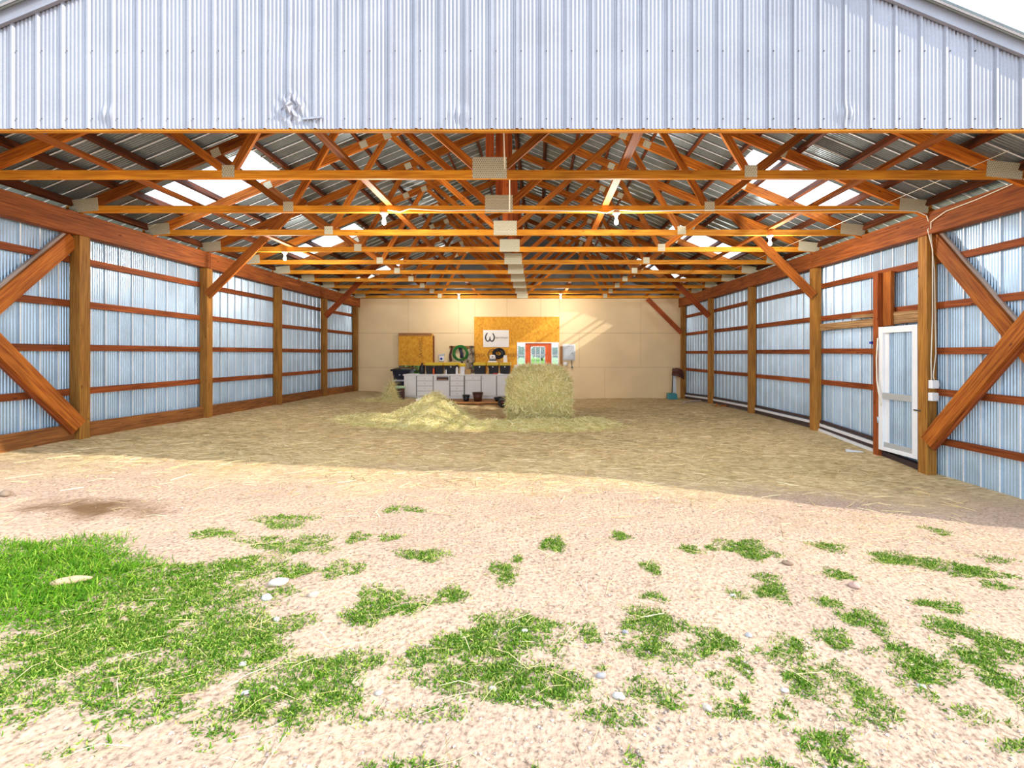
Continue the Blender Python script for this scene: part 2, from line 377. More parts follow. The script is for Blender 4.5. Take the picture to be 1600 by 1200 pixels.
# ------------------------------------------------------------------ mesh helpers
class MB:
    def __init__(self): self.v = []; self.f = []; self.uv = []; self.sm = []; self.mi = []

    def face(self, ids, uvs=None, smooth=False, mi=0):
        self.f.append(tuple(ids)); self.sm.append(smooth); self.mi.append(mi)
        self.uv.extend(uvs if uvs else [(self.v[i][0] + self.v[i][1], self.v[i][2]) for i in ids])

    def hexa(self, p, L=1.0, a=0.1, b=0.1, mi=0):
        """p: 4 corners at the start, 4 at the end; u runs along the length"""
        s = len(self.v); self.v.extend([tuple(x) for x in p])
        o = random.random() * 5
        per = [0, a, a + b, 2 * a + b, 2 * a + 2 * b]
        for k in range(4):
            k2 = (k + 1) % 4
            self.face((s + k, s + k2, s + 4 + k2, s + 4 + k), [(0, o + per[k]), (0, o + per[k + 1]), (L, o + per[k + 1]), (L, o + per[k])], mi=mi)
        self.face((s + 3, s + 2, s + 1, s), [(0, o), (a * .1, o), (a * .1, o + b), (0, o + b)], mi=mi)
        self.face((s + 4, s + 5, s + 6, s + 7), [(0, o), (a * .1, o), (a * .1, o + b), (0, o + b)], mi=mi)
        return self

    def beam(self, p0, p1, w, h, up=(0, 0, 1), mi=0):
        """bar from p0 to p1; h along up, w across"""
        p0, p1 = Vector(p0), Vector(p1); d = (p1 - p0); L = d.length; d.normalize()
        up = Vector(up); s = d.cross(up)
        if s.length < 1e-5: s = d.cross(Vector((0, 1, 0)))
        s.normalize(); u = s.cross(d).normalized()
        c = []
        for q in (p0, p1):
            for (i, j) in ((-1, -1), (1, -1), (1, 1), (-1, 1)):
                c.append(q + s * (w / 2 * i) + u * (h / 2 * j))
        return self.hexa(c, L, w, h, mi)

    def box(self, x0, x1, y0, y1, z0, z1, mi=0):
        dx, dy, dz = x1 - x0, y1 - y0, z1 - z0
        m = max(dx, dy, dz)
        if m == dx: return self.beam((x0, (y0 + y1) / 2, (z0 + z1) / 2), (x1, (y0 + y1) / 2, (z0 + z1) / 2), dy, dz, mi=mi)
        if m == dy: return self.beam(((x0 + x1) / 2, y0, (z0 + z1) / 2), ((x0 + x1) / 2, y1, (z0 + z1) / 2), dx, dz, mi=mi)
        return self.beam(((x0 + x1) / 2, (y0 + y1) / 2, z0), ((x0 + x1) / 2, (y0 + y1) / 2, z1), dx, dy, up=(0, 1, 0), mi=mi)

    def lathe(self, prof, c=(0, 0, 0), axis='z', n=20, sy=1.0, smooth=True, cap=True, mi=0):
        """prof: (radius, height) pairs"""
        s = len(self.v); c = Vector(c)
        for (r, h) in prof:
            for k in range(n):
                t = 2 * math.pi * k / n
                a, bb = r * math.cos(t), r * math.sin(t) * sy
                q = {'z': (a, bb, h), 'y': (a, h, bb), 'x': (h, a, bb)}[axis]
                self.v.append(tuple(c + Vector(q)))
        for i in range(len(prof) - 1):
            for k in range(n):
                k2 = (k + 1) % n
                self.face((s + i * n + k, s + i * n + k2, s + (i + 1) * n + k2, s + (i + 1) * n + k), smooth=smooth, mi=mi)
        if cap:
            if prof[0][0] > 1e-4: self.face([s + k for k in reversed(range(n))], mi=mi)
            if prof[-1][0] > 1e-4: self.face([s + (len(prof) - 1) * n + k for k in range(n)], mi=mi)
        return self

    def tube(self, pts, r, n=8, closed=False, mi=0):
        pts = [Vector(p) for p in pts]; s = len(self.v); N = len(pts)
        prev = None
        for i, p in enumerate(pts):
            a = pts[(i - 1) % N] if (closed or i > 0) else p
            bb = pts[(i + 1) % N] if (closed or i < N - 1) else p
            t = (bb - a).normalized()
            ref = prev if prev is not None else (Vector((0, 0, 1)) if abs(t.z) < 0.9 else Vector((1, 0, 0)))
            u = (ref - t * ref.dot(t)).normalized(); w = t.cross(u); prev = u
            rr = r[i] if isinstance(r, (list, tuple)) else r
            for k in range(n):
                th = 2 * math.pi * k / n
                self.v.append(tuple(p + u * (rr * math.cos(th)) + w * (rr * math.sin(th))))
        for i in range(N if closed else N - 1):
            j = (i + 1) % N
            for k in range(n):
                k2 = (k + 1) % n
                self.face((s + i * n + k, s + i * n + k2, s + j * n + k2, s + j * n + k), smooth=True, mi=mi)
        if not closed:
            self.face([s + k for k in reversed(range(n))], mi=mi); self.face([s + (N - 1) * n + k for k in range(n)], mi=mi)
        return self

    def grid(self, fn, nu, nv, closed_u=False, smooth=True):
        s = len(self.v)
        for j in range(nv + 1):
            for i in range(nu + (0 if closed_u else 1)):
                self.v.append(tuple(fn(i / nu, j / nv)))
        st = nu if closed_u else nu + 1
        for j in range(nv):
            for i in range(nu):
                i2 = (i + 1) % nu if closed_u else i + 1
                self.face((s + j * st + i, s + j * st + i2, s + (j + 1) * st + i2, s + (j + 1) * st + i), smooth=smooth)
        return self

    def mesh(self, name, mats, off=(0, 0, 0)):
        me = bpy.data.meshes.new(name)
        me.from_pydata([(x - off[0], y - off[1], z - off[2]) for x, y, z in self.v], [], self.f)
        uvl = me.uv_layers.new(name='UVMap')
        uvl.data.foreach_set('uv', np.array(self.uv, dtype=np.float32).ravel())
        me.polygons.foreach_set('use_smooth', self.sm)
        me.polygons.foreach_set('material_index', self.mi)
        for m in (mats if isinstance(mats, (list, tuple)) else [mats]): me.materials.append(m)
        me.update()
        return me


def tag(o, label=None, cat=None, group=None, kind=None):
    if label: o['label'] = label
    if cat: o['category'] = cat
    if group: o['group'] = group
    if kind: o['kind'] = kind
    return o


def empty(name, loc=(0, 0, 0), **k):
    o = bpy.data.objects.new(name, None); col.objects.link(o); o.location = loc; o.empty_display_size = 0.2
    return tag(o, **k)


def wloc(o):
    p = Vector((0, 0, 0))
    while o: p += Vector(o.location); o = o.parent
    return p


def part(name, mb, mats, parent, bevel=0.0, label=None, kind=None):
    """a mesh built in world coordinates, child of parent"""
    me = mb.mesh(name, mats) if isinstance(mb, MB) else mb
    o = bpy.data.objects.new(name, me); col.objects.link(o)
    o.parent = parent; o.location = -wloc(parent)
    if bevel:
        m = o.modifiers.new('bevel', 'BEVEL'); m.width = bevel; m.segments = 2; m.limit_method = 'ANGLE'
    return tag(o, label=label, kind=kind)


def single(name, mb, mats, bevel=0.0, **k):
    """a top-level thing that is one mesh, with its origin at its base"""
    a = np.array(mb.v); c = ((a[:, 0].min() + a[:, 0].max()) / 2, (a[:, 1].min() + a[:, 1].max()) / 2, a[:, 2].min())
    o = bpy.data.objects.new(name, mb.mesh(name, mats, c)); col.objects.link(o); o.location = c
    if bevel:
        m = o.modifiers.new('bevel', 'BEVEL'); m.width = bevel; m.segments = 2; m.limit_method = 'ANGLE'
    return tag(o, **k)


def B(*a): return MB().box(*a)


# ------------------------------------------------------------------ sheet-steel profile (3 ft sheets, ribs at 9 in)
PITCH = 0.2286
SHEET = PITCH * 4


def profile(width, major=0.019, minor=0.008, coarse=False):
    pts = []
    k = 0
    while k * PITCH < width - 1e-6:
        u0 = k * PITCH
        for (u, h) in ((0, 0), (0.008, major), (0.026, major), (0.034, 0)):
            pts.append((u0 + u, h))
        m = 5; a = 0.042; bb = PITCH - 0.008; st = (bb - a) / m
        for q in range(m):
            for (f, h) in ((0.15, 0), (0.4, minor), (0.65, minor), (0.9, 0)):
                pts.append((u0 + a + (q + f) * st, h))
        k += 1
    pts = [p for p in pts if p[0] < width - 1e-4]
    pts.append((width, 0))
    return pts


def sheet(org, du, dv_lo, dv_hi, dn, width, rows=1, warp=None, crest=False):
    """corrugated sheet: org + du*u, from v=lo(u) to hi(u) along a fixed vector, ribs along dn"""
    mb = MB(); pr = profile(width); s = len(pr)
    org, du, dn = Vector(org), Vector(du), Vector(dn)
    for j in range(rows + 1):
        t = j / rows
        for (u, h) in pr:
            lo, hi = dv_lo(u), dv_hi(u)
            p = org + du * u + dn * h + lo.lerp(hi, t)
            if warp: p = warp(p)
            mb.v.append(tuple(p))
    for j in range(rows):
        for i in range(s - 1):
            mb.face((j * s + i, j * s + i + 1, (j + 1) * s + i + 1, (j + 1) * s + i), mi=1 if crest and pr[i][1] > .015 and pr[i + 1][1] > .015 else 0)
    return mb


# ------------------------------------------------------------------ building dimensions (z above the eye, then + CZ)
XL = -6.66
def XR(y): return 5.66 - 0.037 * (y - 6.33)
YF, YB = 3.95, 16.30
XC, HALF, SL = -0.56, 6.15, 0.4167
Z_CH = 2.04 + CZ          # underside of the bottom chords
Z_TC = 2.07 + CZ          # centre line of top chord at heel
def roof_z(x): return Z_TC + 0.083 + 0.138 + (HALF - abs(x - XC)) * SL
EAVE = 6.55
POST_Y = [YF + 0.05, 6.33, 8.77, 11.21, 13.65, 16.0]
GIRTS_L = [1.38, 0.73, 0.08, -0.57]
GIRTS_R = [1.35, 0.70, 0.04, -0.58]

# ------------------------------------------------------------------ floor
def build_floor():
    xs = np.concatenate([np.linspace(-40, -9, 8), np.linspace(-8.5, 8.5, 171), np.linspace(9, 40, 8)])
    ys = np.concatenate([np.linspace(-30, -1.5, 8), np.linspace(-1, 16.6, 200)])
    X, Y = np.meshgrid(xs, ys); Z = gz_arr(X, Y)
    Z = Z + np.where((Y > 1.2) & (Y < 16.3) & (np.abs(X + .55) < 6.0), rng.normal(0, 0.0035, X.shape), 0)
    v = np.stack([X, Y, Z], -1).reshape(-1, 3); nx, ny = len(xs), len(ys)
    idx = np.arange(nx * ny).reshape(ny, nx)
    f = np.stack([idx[:-1, :-1], idx[:-1, 1:], idx[1:, 1:], idx[1:, :-1]], -1).reshape(-1, 4)
    me = bpy.data.meshes.new('floor'); me.from_pydata(v.tolist(), [], f.tolist())
    me.polygons.foreach_set('use_smooth', [True] * len(f)); me.materials.append(M_earth)
    o = bpy.data.objects.new('floor', me); col.objects.link(o)
    tag(o, 'earth floor of pale trampled dirt running under the barn roof', 'floor', kind='structure')
    mb = MB(); mb.v = [(-80, 16.55, gz(-8, 16.3) - 0.25), (80, 16.55, gz(-8, 16.3) - 0.25), (80, 62, -.15), (-80, 62, -.15), (300, 62, -.15), (300, 400, .8), (-300, 400, .8), (-300, 62, -.15)]; mb.face((0, 1, 2, 3), mi=1); mb.face((4, 5, 6, 7))
    o = bpy.data.objects.new('field', mb.mesh('field', [M_field, mat('pale_yard_gravel', (0.55, 0.52, 0.48), .95, var=.2, scale=.6)])); col.objects.link(o)
    tag(o, 'green grass field beyond the back door and windows', 'field', kind='structure')
build_floor()

# ------------------------------------------------------------------ side walls
def side_wall(side):
    L = side < 0
    root = empty('wall_left' if L else 'wall_right', (XL if L else XR(10), 10, 0 + CZ - 1.5), kind='structure',
                 label='left wall of corrugated steel sheets on timber posts and rails' if L else 'right wall of corrugated steel sheets with white side door')
    def X(y): return XL if L else XR(y)
    s = -1 if L else 1
    # steel sheets
    k = 0; y = YF - 0.02
    while y < YB + 0.2:
        w = min(SHEET, YB + 0.25 - y)
        if w < 0.05: break
        y1 = y + w
        org = Vector((X(y) + s * 0.222, y, 0)); e = Vector((X(y1) + s * 0.222, y1, 0)); du = (e - org) / w
        lo = lambda u, yy=y: Vector((0, 0, gz(X(yy) , yy + u) - 0.04 if L else gz(X(yy), yy + u) - 0.02))
        hi = lambda u: Vector((0, 0, 2.10 + CZ))
        part('steel_sheet', sheet(org, du, lo, hi, (-s, 0, 0), w, crest=True), [M_wall, M_rib_highlight], root)
        y = y1; k += 1
    # posts
    for i, py in enumerate(POST_Y):
        x0 = X(py); m = MB(); zt = 1.72 + CZ
        m.beam((x0 + s * 0.075, py + 0.075, gz(x0, py) - 0.1), (x0 + s * 0.075, py + 0.075, zt), 0.15, 0.15, up=(0, 1, 0))
        part('post', m, M_post, root, bevel=0.006)
    # header beam in lengths that butt over posts
    cuts = [YF, 8.84, 13.72, YB] if L else [YF, 8.84, 13.72, YB]
    for i in range(len(cuts) - 1):
        a, b_ = cuts[i] + 0.004, cuts[i + 1] - 0.004
        m = MB().beam((X(a) + s * 0.06, a, 1.88 + CZ), (X(b_) + s * 0.06, b_, 1.88 + CZ), 0.15, 0.32)
        part('header_beam', m, M_beam, root, bevel=0.006)
    # rails between posts, behind the post faces
    for zi, zc in enumerate(GIRTS_L if L else GIRTS_R):
        for i in range(5):
            a, b_ = POST_Y[i] + 0.075, POST_Y[i + 1] + 0.075
            if not L and i == 1 and zi in (2, 3): a = 7.30
            if not L and i == 1 and zi == 1: a = 6.45
            j = random.uniform(-.008, .008)
            m = MB().beam((X(a) + s * 0.172, a, zc + CZ + j), (X(b_) + s * 0.172, b_, zc + CZ - j + random.uniform(-.01, .01)), 0.045, 0.095)
            part('rail', m, M_girt, root)
    if not L:
        a, b_ = POST_Y[0] + .07, POST_Y[1] + .07
        part('rail', MB().beam((X(a) + .172, a, -1.25 + CZ), (X(b_) + .172, b_, -1.27 + CZ), .045, .095), M_girt, root)
    # bottom boards
    for i in range(5):
        a, b_ = POST_Y[i] + 0.15, POST_Y[i + 1]
        if L:
            za, zb = gz(XL, a), gz(XL, b_)
            m = MB().beam((XL - 0.10, a, za + 0.09), (XL - 0.10, b_, zb + 0.09), 0.05, 0.27)
            part('skirting_board', m, M_skirt, root, bevel=0.004)
        elif i > 0:
            if i == 1: a = 7.33
            za, zb = gz(X(a), a), gz(X(b_), b_)
            part('sill_board', MB().beam((X(a) + .15, a, za + 0.21), (X(b_) + .15, b_, zb + 0.19), .06, .05), M_darkrail, root)
            part('sill_strip', MB().beam((X(a) + .13, a, za + 0.14), (X(b_) + .13, b_, zb + 0.12), .04, .055), M_pipe, root)
            part('sill_board', MB().beam((X(a) + .15, a, za + 0.07), (X(b_) + .15, b_, zb + 0.05), .06, .07), M_darkrail, root)
            if i == 1:
                part('sill_strip', MB().beam((X(a) + .11, a, za + 0.015), (X(b_) + .11, b_, zb + 0.015), .05, .06), M_pipe, root)
    # X bracing of the front bay: pairs of planks
    y0, y1 = POST_Y[0] + 0.1, POST_Y[1] + 0.01
    zt, zb = 1.66 + CZ, gz(X(y1), y1) + (0.20 if L else 0.48)
    zb0 = gz(X(y0), y0) + 0.3
    for off, dz, mm in ((-0.022, 0.0, M_brace), (0.024, -0.055, M_girt)):
        part('cross_brace', MB().beam((X(y1) + s * off + s * 0.03, y1, zb + dz), (X(y0) + s * 0.03 + s * off, y0, zt + dz), 0.042, 0.19, up=(0, 0, 1)), mm, root)
    for off, dz, mm in ((0.072, 0.0, M_brace), (0.118, 0.05, M_greyboard)):
        part('cross_brace', MB().beam((X(y1) + s * (off + 0.03), y1, zt + dz), (X(y0) + s * (off + 0.03), y0, zb0 + dz), 0.042, 0.19, up=(0, 0, 1)), mm, root)
    # knee braces from posts up to the roof trusses
    for i in ((2, 4) if L else (2, 4, 5)):
        py = POST_Y[i] + 0.03 - 0.05
        x0 = X(py) + (0.02 if L else -0.02)
        z0 = 1.16 + CZ if i != 5 else 0.75 + CZ
        run = 1.95 if i != 5 else 1.25
        x1 = x0 - s * run
        part('knee_brace', MB().beam((x0, py, z0), (x1, py, z0 + run * 1.0), 0.042, 0.165, up=(0, 0, 1)), M_brace if i < 4 else M_king, root)
    return root
WL = side_wall(-1)
WR = side_wall(1)

# door stud and header boards on the right wall
def door_side():
    xd = XR(7.2)
    m = MB().beam((xd + .06, 7.255, gz(xd, 7.2) - .05), (xd + .06, 7.255, 1.33 + CZ), .12, .10, up=(0, 1, 0)); part('door_stud', m, M_girt, WR, bevel=.004)
    part('door_stud', MB().beam((xd + .10, 7.10, 0.45 + CZ), (xd + .10, 7.10, 1.33 + CZ), .06, .16, up=(0, 1, 0)), M_brace, WR)
    part('broken_board', MB().beam((XR(6.45) + .13, 6.48, .54 + CZ), (XR(8.7) + .13, 8.75, .52 + CZ), .05, .13), M_rough, WR, label='splintered weathered board above the side door')
    part('broken_board', MB().beam((XR(6.45) + .12, 6.5, .62 + CZ), (XR(8.2) + .12, 7.9, .66 + CZ), .03, .06), M_rough, WR)
    # the door
    d = empty('door_1', (XR(6.85), 6.85, wz(720, 6.45)), kind='structure', label='white framed side door with corrugated steel panel in right wall')
    y0, y1 = 6.49, 7.20; z0, z1 = -1.585 + CZ, 0.43 + CZ
    x0 = XR(6.5) + 0.03; x1 = XR(7.2) + 0.03
    def bar(ya, za, yb, zb, w, t=0.045, mm=M_whiteframe, nm='door_frame', dx=0):
        xa = x0 + (x1 - x0) * (ya - y0) / (y1 - y0) + dx; xb = x0 + (x1 - x0) * (yb - y0) / (y1 - y0) + dx
        up = (0, 0, 1) if abs(za - zb) < .2 else (0, 1, 0)
        return part(nm, MB().beam((xa, ya, za), (xb, yb, zb), t, w, up=up) if up[2] else MB().beam((xa, ya, za), (xb, yb, zb), t, w, up=up), mm, d, bevel=.003)
    bar(y0 + .045, z0, y0 + .045, z1, .09); bar(y1 - .045, z0, y1 - .045, z1, .09)
    bar(y0 + .09, z1 - .05, y1 - .09, z1 - .05, .10); bar(y0 + .09, z0 + .03, y1 - .09, z0 + .03, .06)
    bar(y0 + .09, z0 + .10, y1 - .09, z0 + .10, .08, nm='kick_plate', mm=M_greypanel, dx=.012)
    bar(y0 + .09, -.69 + CZ, y1 - .09, -.69 + CZ, .10, nm='mid_rail', mm=M_greypanel, dx=-.01)
    bar(y1 - .13, z0 + .12, y1 - .13, z1 - .1, .08, t=.02, nm='inner_stile', dx=.02)
    org = Vector((x0 + .035, y0 + .02, 0)); e = Vector((x1 + .035, y1 - .02, 0)); w = (e - org).length
    part('door_panel', sheet(org, (e - org) / w, lambda u: Vector((0, 0, z0 + .02)), lambda u: Vector((0, 0, z1 - .02)), (1, 0, 0), w), MATS['wall_steel'], d)
    for zz in (.1, -1.1):
        part('hinge', MB().lathe([(.012, -.05), (.012, .05)], (x1 - .03, y1 + .0, zz + CZ), n=8), M_greypanel, d)
    part('latch', MB().beam((x0 - .03, y0 - .06, -.85 + CZ), (x0 - .03, y0 + .05, -.85 + CZ), .015, .02), M_screw, d)
    part('threshold', MB().beam((x0 + .09, y0 - .05, gz(5.6, 6.5) + .03), (x1 + .09, y1 + .05, gz(5.6, 7.2) + .03), .10, .10), M_darkrail, WR)
door_side()

# ------------------------------------------------------------------ front gable
def front():
    root = empty('wall_front', (XC, YF, Z_CH), kind='structure', label='front gable cladding of ribbed galvanised steel above the open bay')
    x = XC - 7 * SHEET - 0.1
    dx, dz = wx(456, YF), wz(172, YF)
    def warp(p):
        q = (p.x - dx) / 0.10; r = (p.z - dz) / 0.10
        g = math.exp(-q * q - r * r)
        p = p + Vector((0.02 * math.sin(p.z * 60) * g, (0.022 * math.sin(p.x * 55 + p.z * 38) - 0.012) * g, 0.012 * math.sin(p.x * 30) * g))
        for (bx, bw) in ((wx(720, YF), .09), (wx(1322, YF), .10), (wx(170, YF), .07)):
            q = (p.x - bx) / bw; r = (p.z - wz(178, YF)) / 0.06; g = math.exp(-q * q * q * q - r * r)
            p = p + Vector((0, -0.012 * g + 0.006 * math.sin(p.x * 90) * g, 0))
        q = (p.x - wx(462, YF)) / 0.25
        p = p + Vector((0, -0.012 * math.exp(-q * q) * math.sin(max(0, min(1, (p.z - 3.7) / .9)) * 3.14), 0))
        return p
    for k in range(14):
        x0 = x + k * SHEET
        lo = lambda u: Vector((0, 0, Z_CH - 0.005))
        hi = lambda u, x0=x0: Vector((0, 0, roof_z(x0 + u) - 0.02))
        hit = any(abs(x0 + SHEET / 2 - wx(p, YF)) < 0.75 for p in (456, 720, 1322, 170))
        part('steel_sheet', sheet((x0, YF, 0), (1, 0, 0), lo, hi, (0, -1, 0), SHEET, rows=60 if hit else 1, warp=warp if hit else None), M_facade, root)
    sc = MB()
    for k in range(56):
        xx = x + k * PITCH + 0.055
        for zz in (Z_CH + 0.085, Z_CH + .7):
            sc.lathe([(0.0065, 0), (0.0065, -0.007), (0.003, -0.009)], (xx, YF - 0.003, zz), axis='y', n=6)
    part('screws', sc, M_screw, root, kind='stuff')
    part('trim_board', B(XL - .2, XR(4) + .2, YF + 0.002, YF + 0.042, Z_CH - 0.022, Z_CH + 0.12), M_truss, root)
    part('torn_flap', MB().beam(W(473, 186, YF - .02), W(503, 183, YF - .03), .012, .018), M_facade, root)
    part('fascia_board', MB().beam((XC, YF - .03, roof_z(XC) - .06), (XC - EAVE, YF - .03, roof_z(XC - EAVE) - .06), .03, .12), M_facade, root)
    part('fascia_board', MB().beam((XC, YF - .03, roof_z(XC) - .06), (XC + EAVE, YF - .03, roof_z(XC + EAVE) - .06), .03, .12), M_facade, root)
front()

# ------------------------------------------------------------------ roof: sheets, skylights, purlins
def roof():
    root = empty('ceiling', (XC, 10, roof_z(XC)), kind='structure', label='underside of the gable roof: corrugated steel sheets on dark purlins')
    ys = [(3.84, 0.267)] + [(4.107 + SHEET * j, SHEET) for j in range(7)] + [(10.508, 0.20)] + [(10.708 + SHEET * j, SHEET) for j in range(4)] + [(14.366, 0.32), (14.686, SHEET), (15.60, SHEET), (16.515, .25)]
    sky_y = (4.107 + SHEET * 3, 10.708, 14.686)
    R0, R1 = 3.95, 5.65
    cache = {}
    for s in (-1, 1):
        for i, (y, w) in enumerate(ys):
            sky = any(abs(y - q) < .01 for q in sky_y)
            segs = [(0.0, R0, M_roof, 'roof_sheet'), (R0 - 0.05, R1 + 0.05, M_sky, 'skylight_sheet'), (R1, EAVE, M_roof, 'roof_sheet')] if sky else [(0.0, EAVE, M_roof, 'roof_sheet')]
            for (a, b_, mm, nm) in segs:
                key = (s, round(w, 3), a, b_)
                dzs = 0.004 if mm is M_sky else 0
                if key not in cache:
                    lo = lambda u: Vector((s * a, 0, -a * SL + dzs)); hi = lambda u: Vector((s * b_, 0, -b_ * SL + dzs))
                    cache[key] = sheet((0, 0, 0), (0, 1, 0), lo, hi, (0, 0, -1), w, crest=mm is M_roof).mesh(nm, [mm, M_rib_highlight])
                o = bpy.data.objects.new(nm, cache[key]); col.objects.link(o); o.parent = root
                o.location = Vector((XC, y, roof_z(XC))) - Vector(root.location)
        for r in (0.12, 0.72, 1.33, 1.94, 2.55, 3.16, 3.77, 4.38, 4.99, 5.60, 6.21):
            x = XC + s * r; zc = roof_z(x) - 0.08
            for (a, b_) in ((YF, 8.82), (8.72, 13.7), (13.6, 16.6)):
                o = s * 0.0; jx = random.uniform(-.02, .02)
                nrm = (s * SL, 0, 1)
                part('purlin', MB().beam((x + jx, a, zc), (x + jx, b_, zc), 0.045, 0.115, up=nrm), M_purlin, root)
    part('ridge_cap', MB().beam((XC, YF - .1, roof_z(XC) + .02), (XC, 16.7, roof_z(XC) + .02), .3, .03), M_roof, root)
roof()

# ------------------------------------------------------------------ roof trusses
ORD = ['first', 'second', 'third', 'fourth', 'fifth', 'sixth', 'seventh', 'eighth', 'ninth', 'tenth']
TY = [5.10 + 1.22 * k for k in range(10)]


def plate_mesh(w, h, holes=True):
    mb = MB(); mb.box(-w / 2, w / 2, -0.0015, 0.0015, -h / 2, h / 2)
    if holes:
        nx, nz = int(w / 0.025), int(h / 0.021)
        for i in range(nx):
            for j in range(nz):
                cx = -w / 2 + (i + .5 + (.25 if j % 2 else -.25)) * w / nx; cz = -h / 2 + (j + .5) * h / nz
                hw, hh = 0.0072, 0.0058
                s = len(mb.v)
                mb.v.extend([(cx - hw, -0.0021, cz), (cx, -0.0021, cz - hh), (cx + hw, -0.0021, cz), (cx, -0.0021, cz + hh)])
                mb.face((s, s + 1, s + 2, s + 3), mi=1)
    return mb


def build_truss(near):
    """truss in local coordinates: origin at centre of the bottom chord's underside"""
    T = []                    # (name, mesh, mats, location)
    H = 0.098
    zc0 = Z_TC - Z_CH
    def tz(r): return zc0 + (HALF - abs(r)) * SL
    th = 0.040
    T.append(('bottom_chord', MB().beam((-HALF - .12, 0, H / 2), (-0.004, 0, H / 2), th, H), M_truss))
    T.append(('bottom_chord', MB().beam((0.004, 0, H / 2), (HALF + .12, 0, H / 2), th, H), M_truss))
    for s in (-1, 1):
        T.append(('top_chord', MB().beam((s * (HALF + .30), 0, tz(HALF + .30)), (s * 0.01, 0, tz(0)), th, 0.145), M_web))
        T.append(('web', MB().beam((s * 3.05 + s * .03, 0, H * .8), (s * 4.10, 0, tz(4.1) - .03), th * .98, 0.09), M_web))
        T.append(('web', MB().beam((s * 3.05 - s * .03, 0, H * .8), (s * 2.06, 0, tz(2.06) - .03), th * .98, 0.09), M_web))
        T.append(('web', MB().beam((s * .10, 0, H * .8), (s * 1.98, 0, tz(2.0) - .03), th * .98, 0.09), M_web))
    T.append(('king_post', MB().beam((0, 0, H * .9), (0, 0, tz(0) - .03), 0.095, th * .98, up=(0, 1, 0)), M_king))
    return T, tz, H


TR, tz, H = build_truss(True)
TM = [(nm, mb.mesh(nm, mm)) for nm, mb, mm in TR]
PL = {}
for hol in (True, False):
    PL[hol] = {'c': plate_mesh(.40, .25, hol).mesh('gusset_plate', [M_plate, M_hole]), 'q': plate_mesh(.145, .14, hol).mesh('gusset_plate', [M_plate, M_hole]),
               'h': plate_mesh(.42, .19, hol).mesh('gusset_plate', [M_plate, M_hole]), 't': plate_mesh(.13, .12, hol).mesh('gusset_plate', [M_plate, M_hole])}
a_sl = math.atan(SL)
for k, y in enumerate(TY):
    root = empty('roof_truss', (XC, y, Z_CH), label='timber roof truss with steel gusset plates, %s behind the front opening' % ORD[k], cat='roof truss', group='timber roof trusses')
    if k == 9: root['label'] = 'timber roof truss with steel gusset plates, last one just before the cream back wall'
    for nm, me in TM:
        o = bpy.data.objects.new(nm, me); col.objects.link(o); o.parent = root
    P = PL[k < 5]
    pl = [('c', 0, .125 + .0, 0), ('q', -3.05, .085, 0), ('q', 3.05, .085, 0), ('h', -HALF + .14, .10, -a_sl * .25), ('h', HALF - .14, .10, a_sl * .25),
          ('t', -2.04, tz(2.04) - .02, -a_sl), ('t', 2.04, tz(2.04) - .02, a_sl), ('t', -4.1, tz(4.1) - .02, -a_sl), ('t', 4.1, tz(4.1) - .02, a_sl),
          ('t', -2.45, tz(2.45), -a_sl), ('t', 2.45, tz(2.45), a_sl), ('q', 0, tz(0) - .05, 0)]
    for (t, x, z, rot) in pl:
        o = bpy.data.objects.new('gusset_plate', P[t]); col.objects.link(o); o.parent = root
        o.location = (x, -0.0225, z); o.rotation_euler = (0, rot, 0)

# lateral braces lying on the bottom chords
LB = [(-2.14, 'left of the hanging bulbs row'), (0.98, 'right of the centre plates'), (-4.95, 'nearest the left wall'), (4.02, 'nearest the right wall')]
for x, w in LB:
    single('lateral_brace', MB().beam((x, 4.1, Z_CH + .098 + .021), (x, 16.2, Z_CH + .098 + .021), .09, .04), M_brace, group='long braces on the trusses', cat='brace',
           label='long timber brace lying across the truss chords, ' + w)
# pairs of upright boards along the ridge line
for x, nm in ((-0.44, 'left'), (-0.34, 'right')):
    pass
single('ceiling_cord', MB().tube([(XC + .17, 4.6, Z_CH + 1.5), (XC + .18, 5.03, Z_CH + .1), (XC + .2, 5.6, Z_CH + .2), (XC + .16, 6.2, Z_CH - .02)], .008), M_wire, label='pale cord hanging beside the central gusset plates', cat='cord')

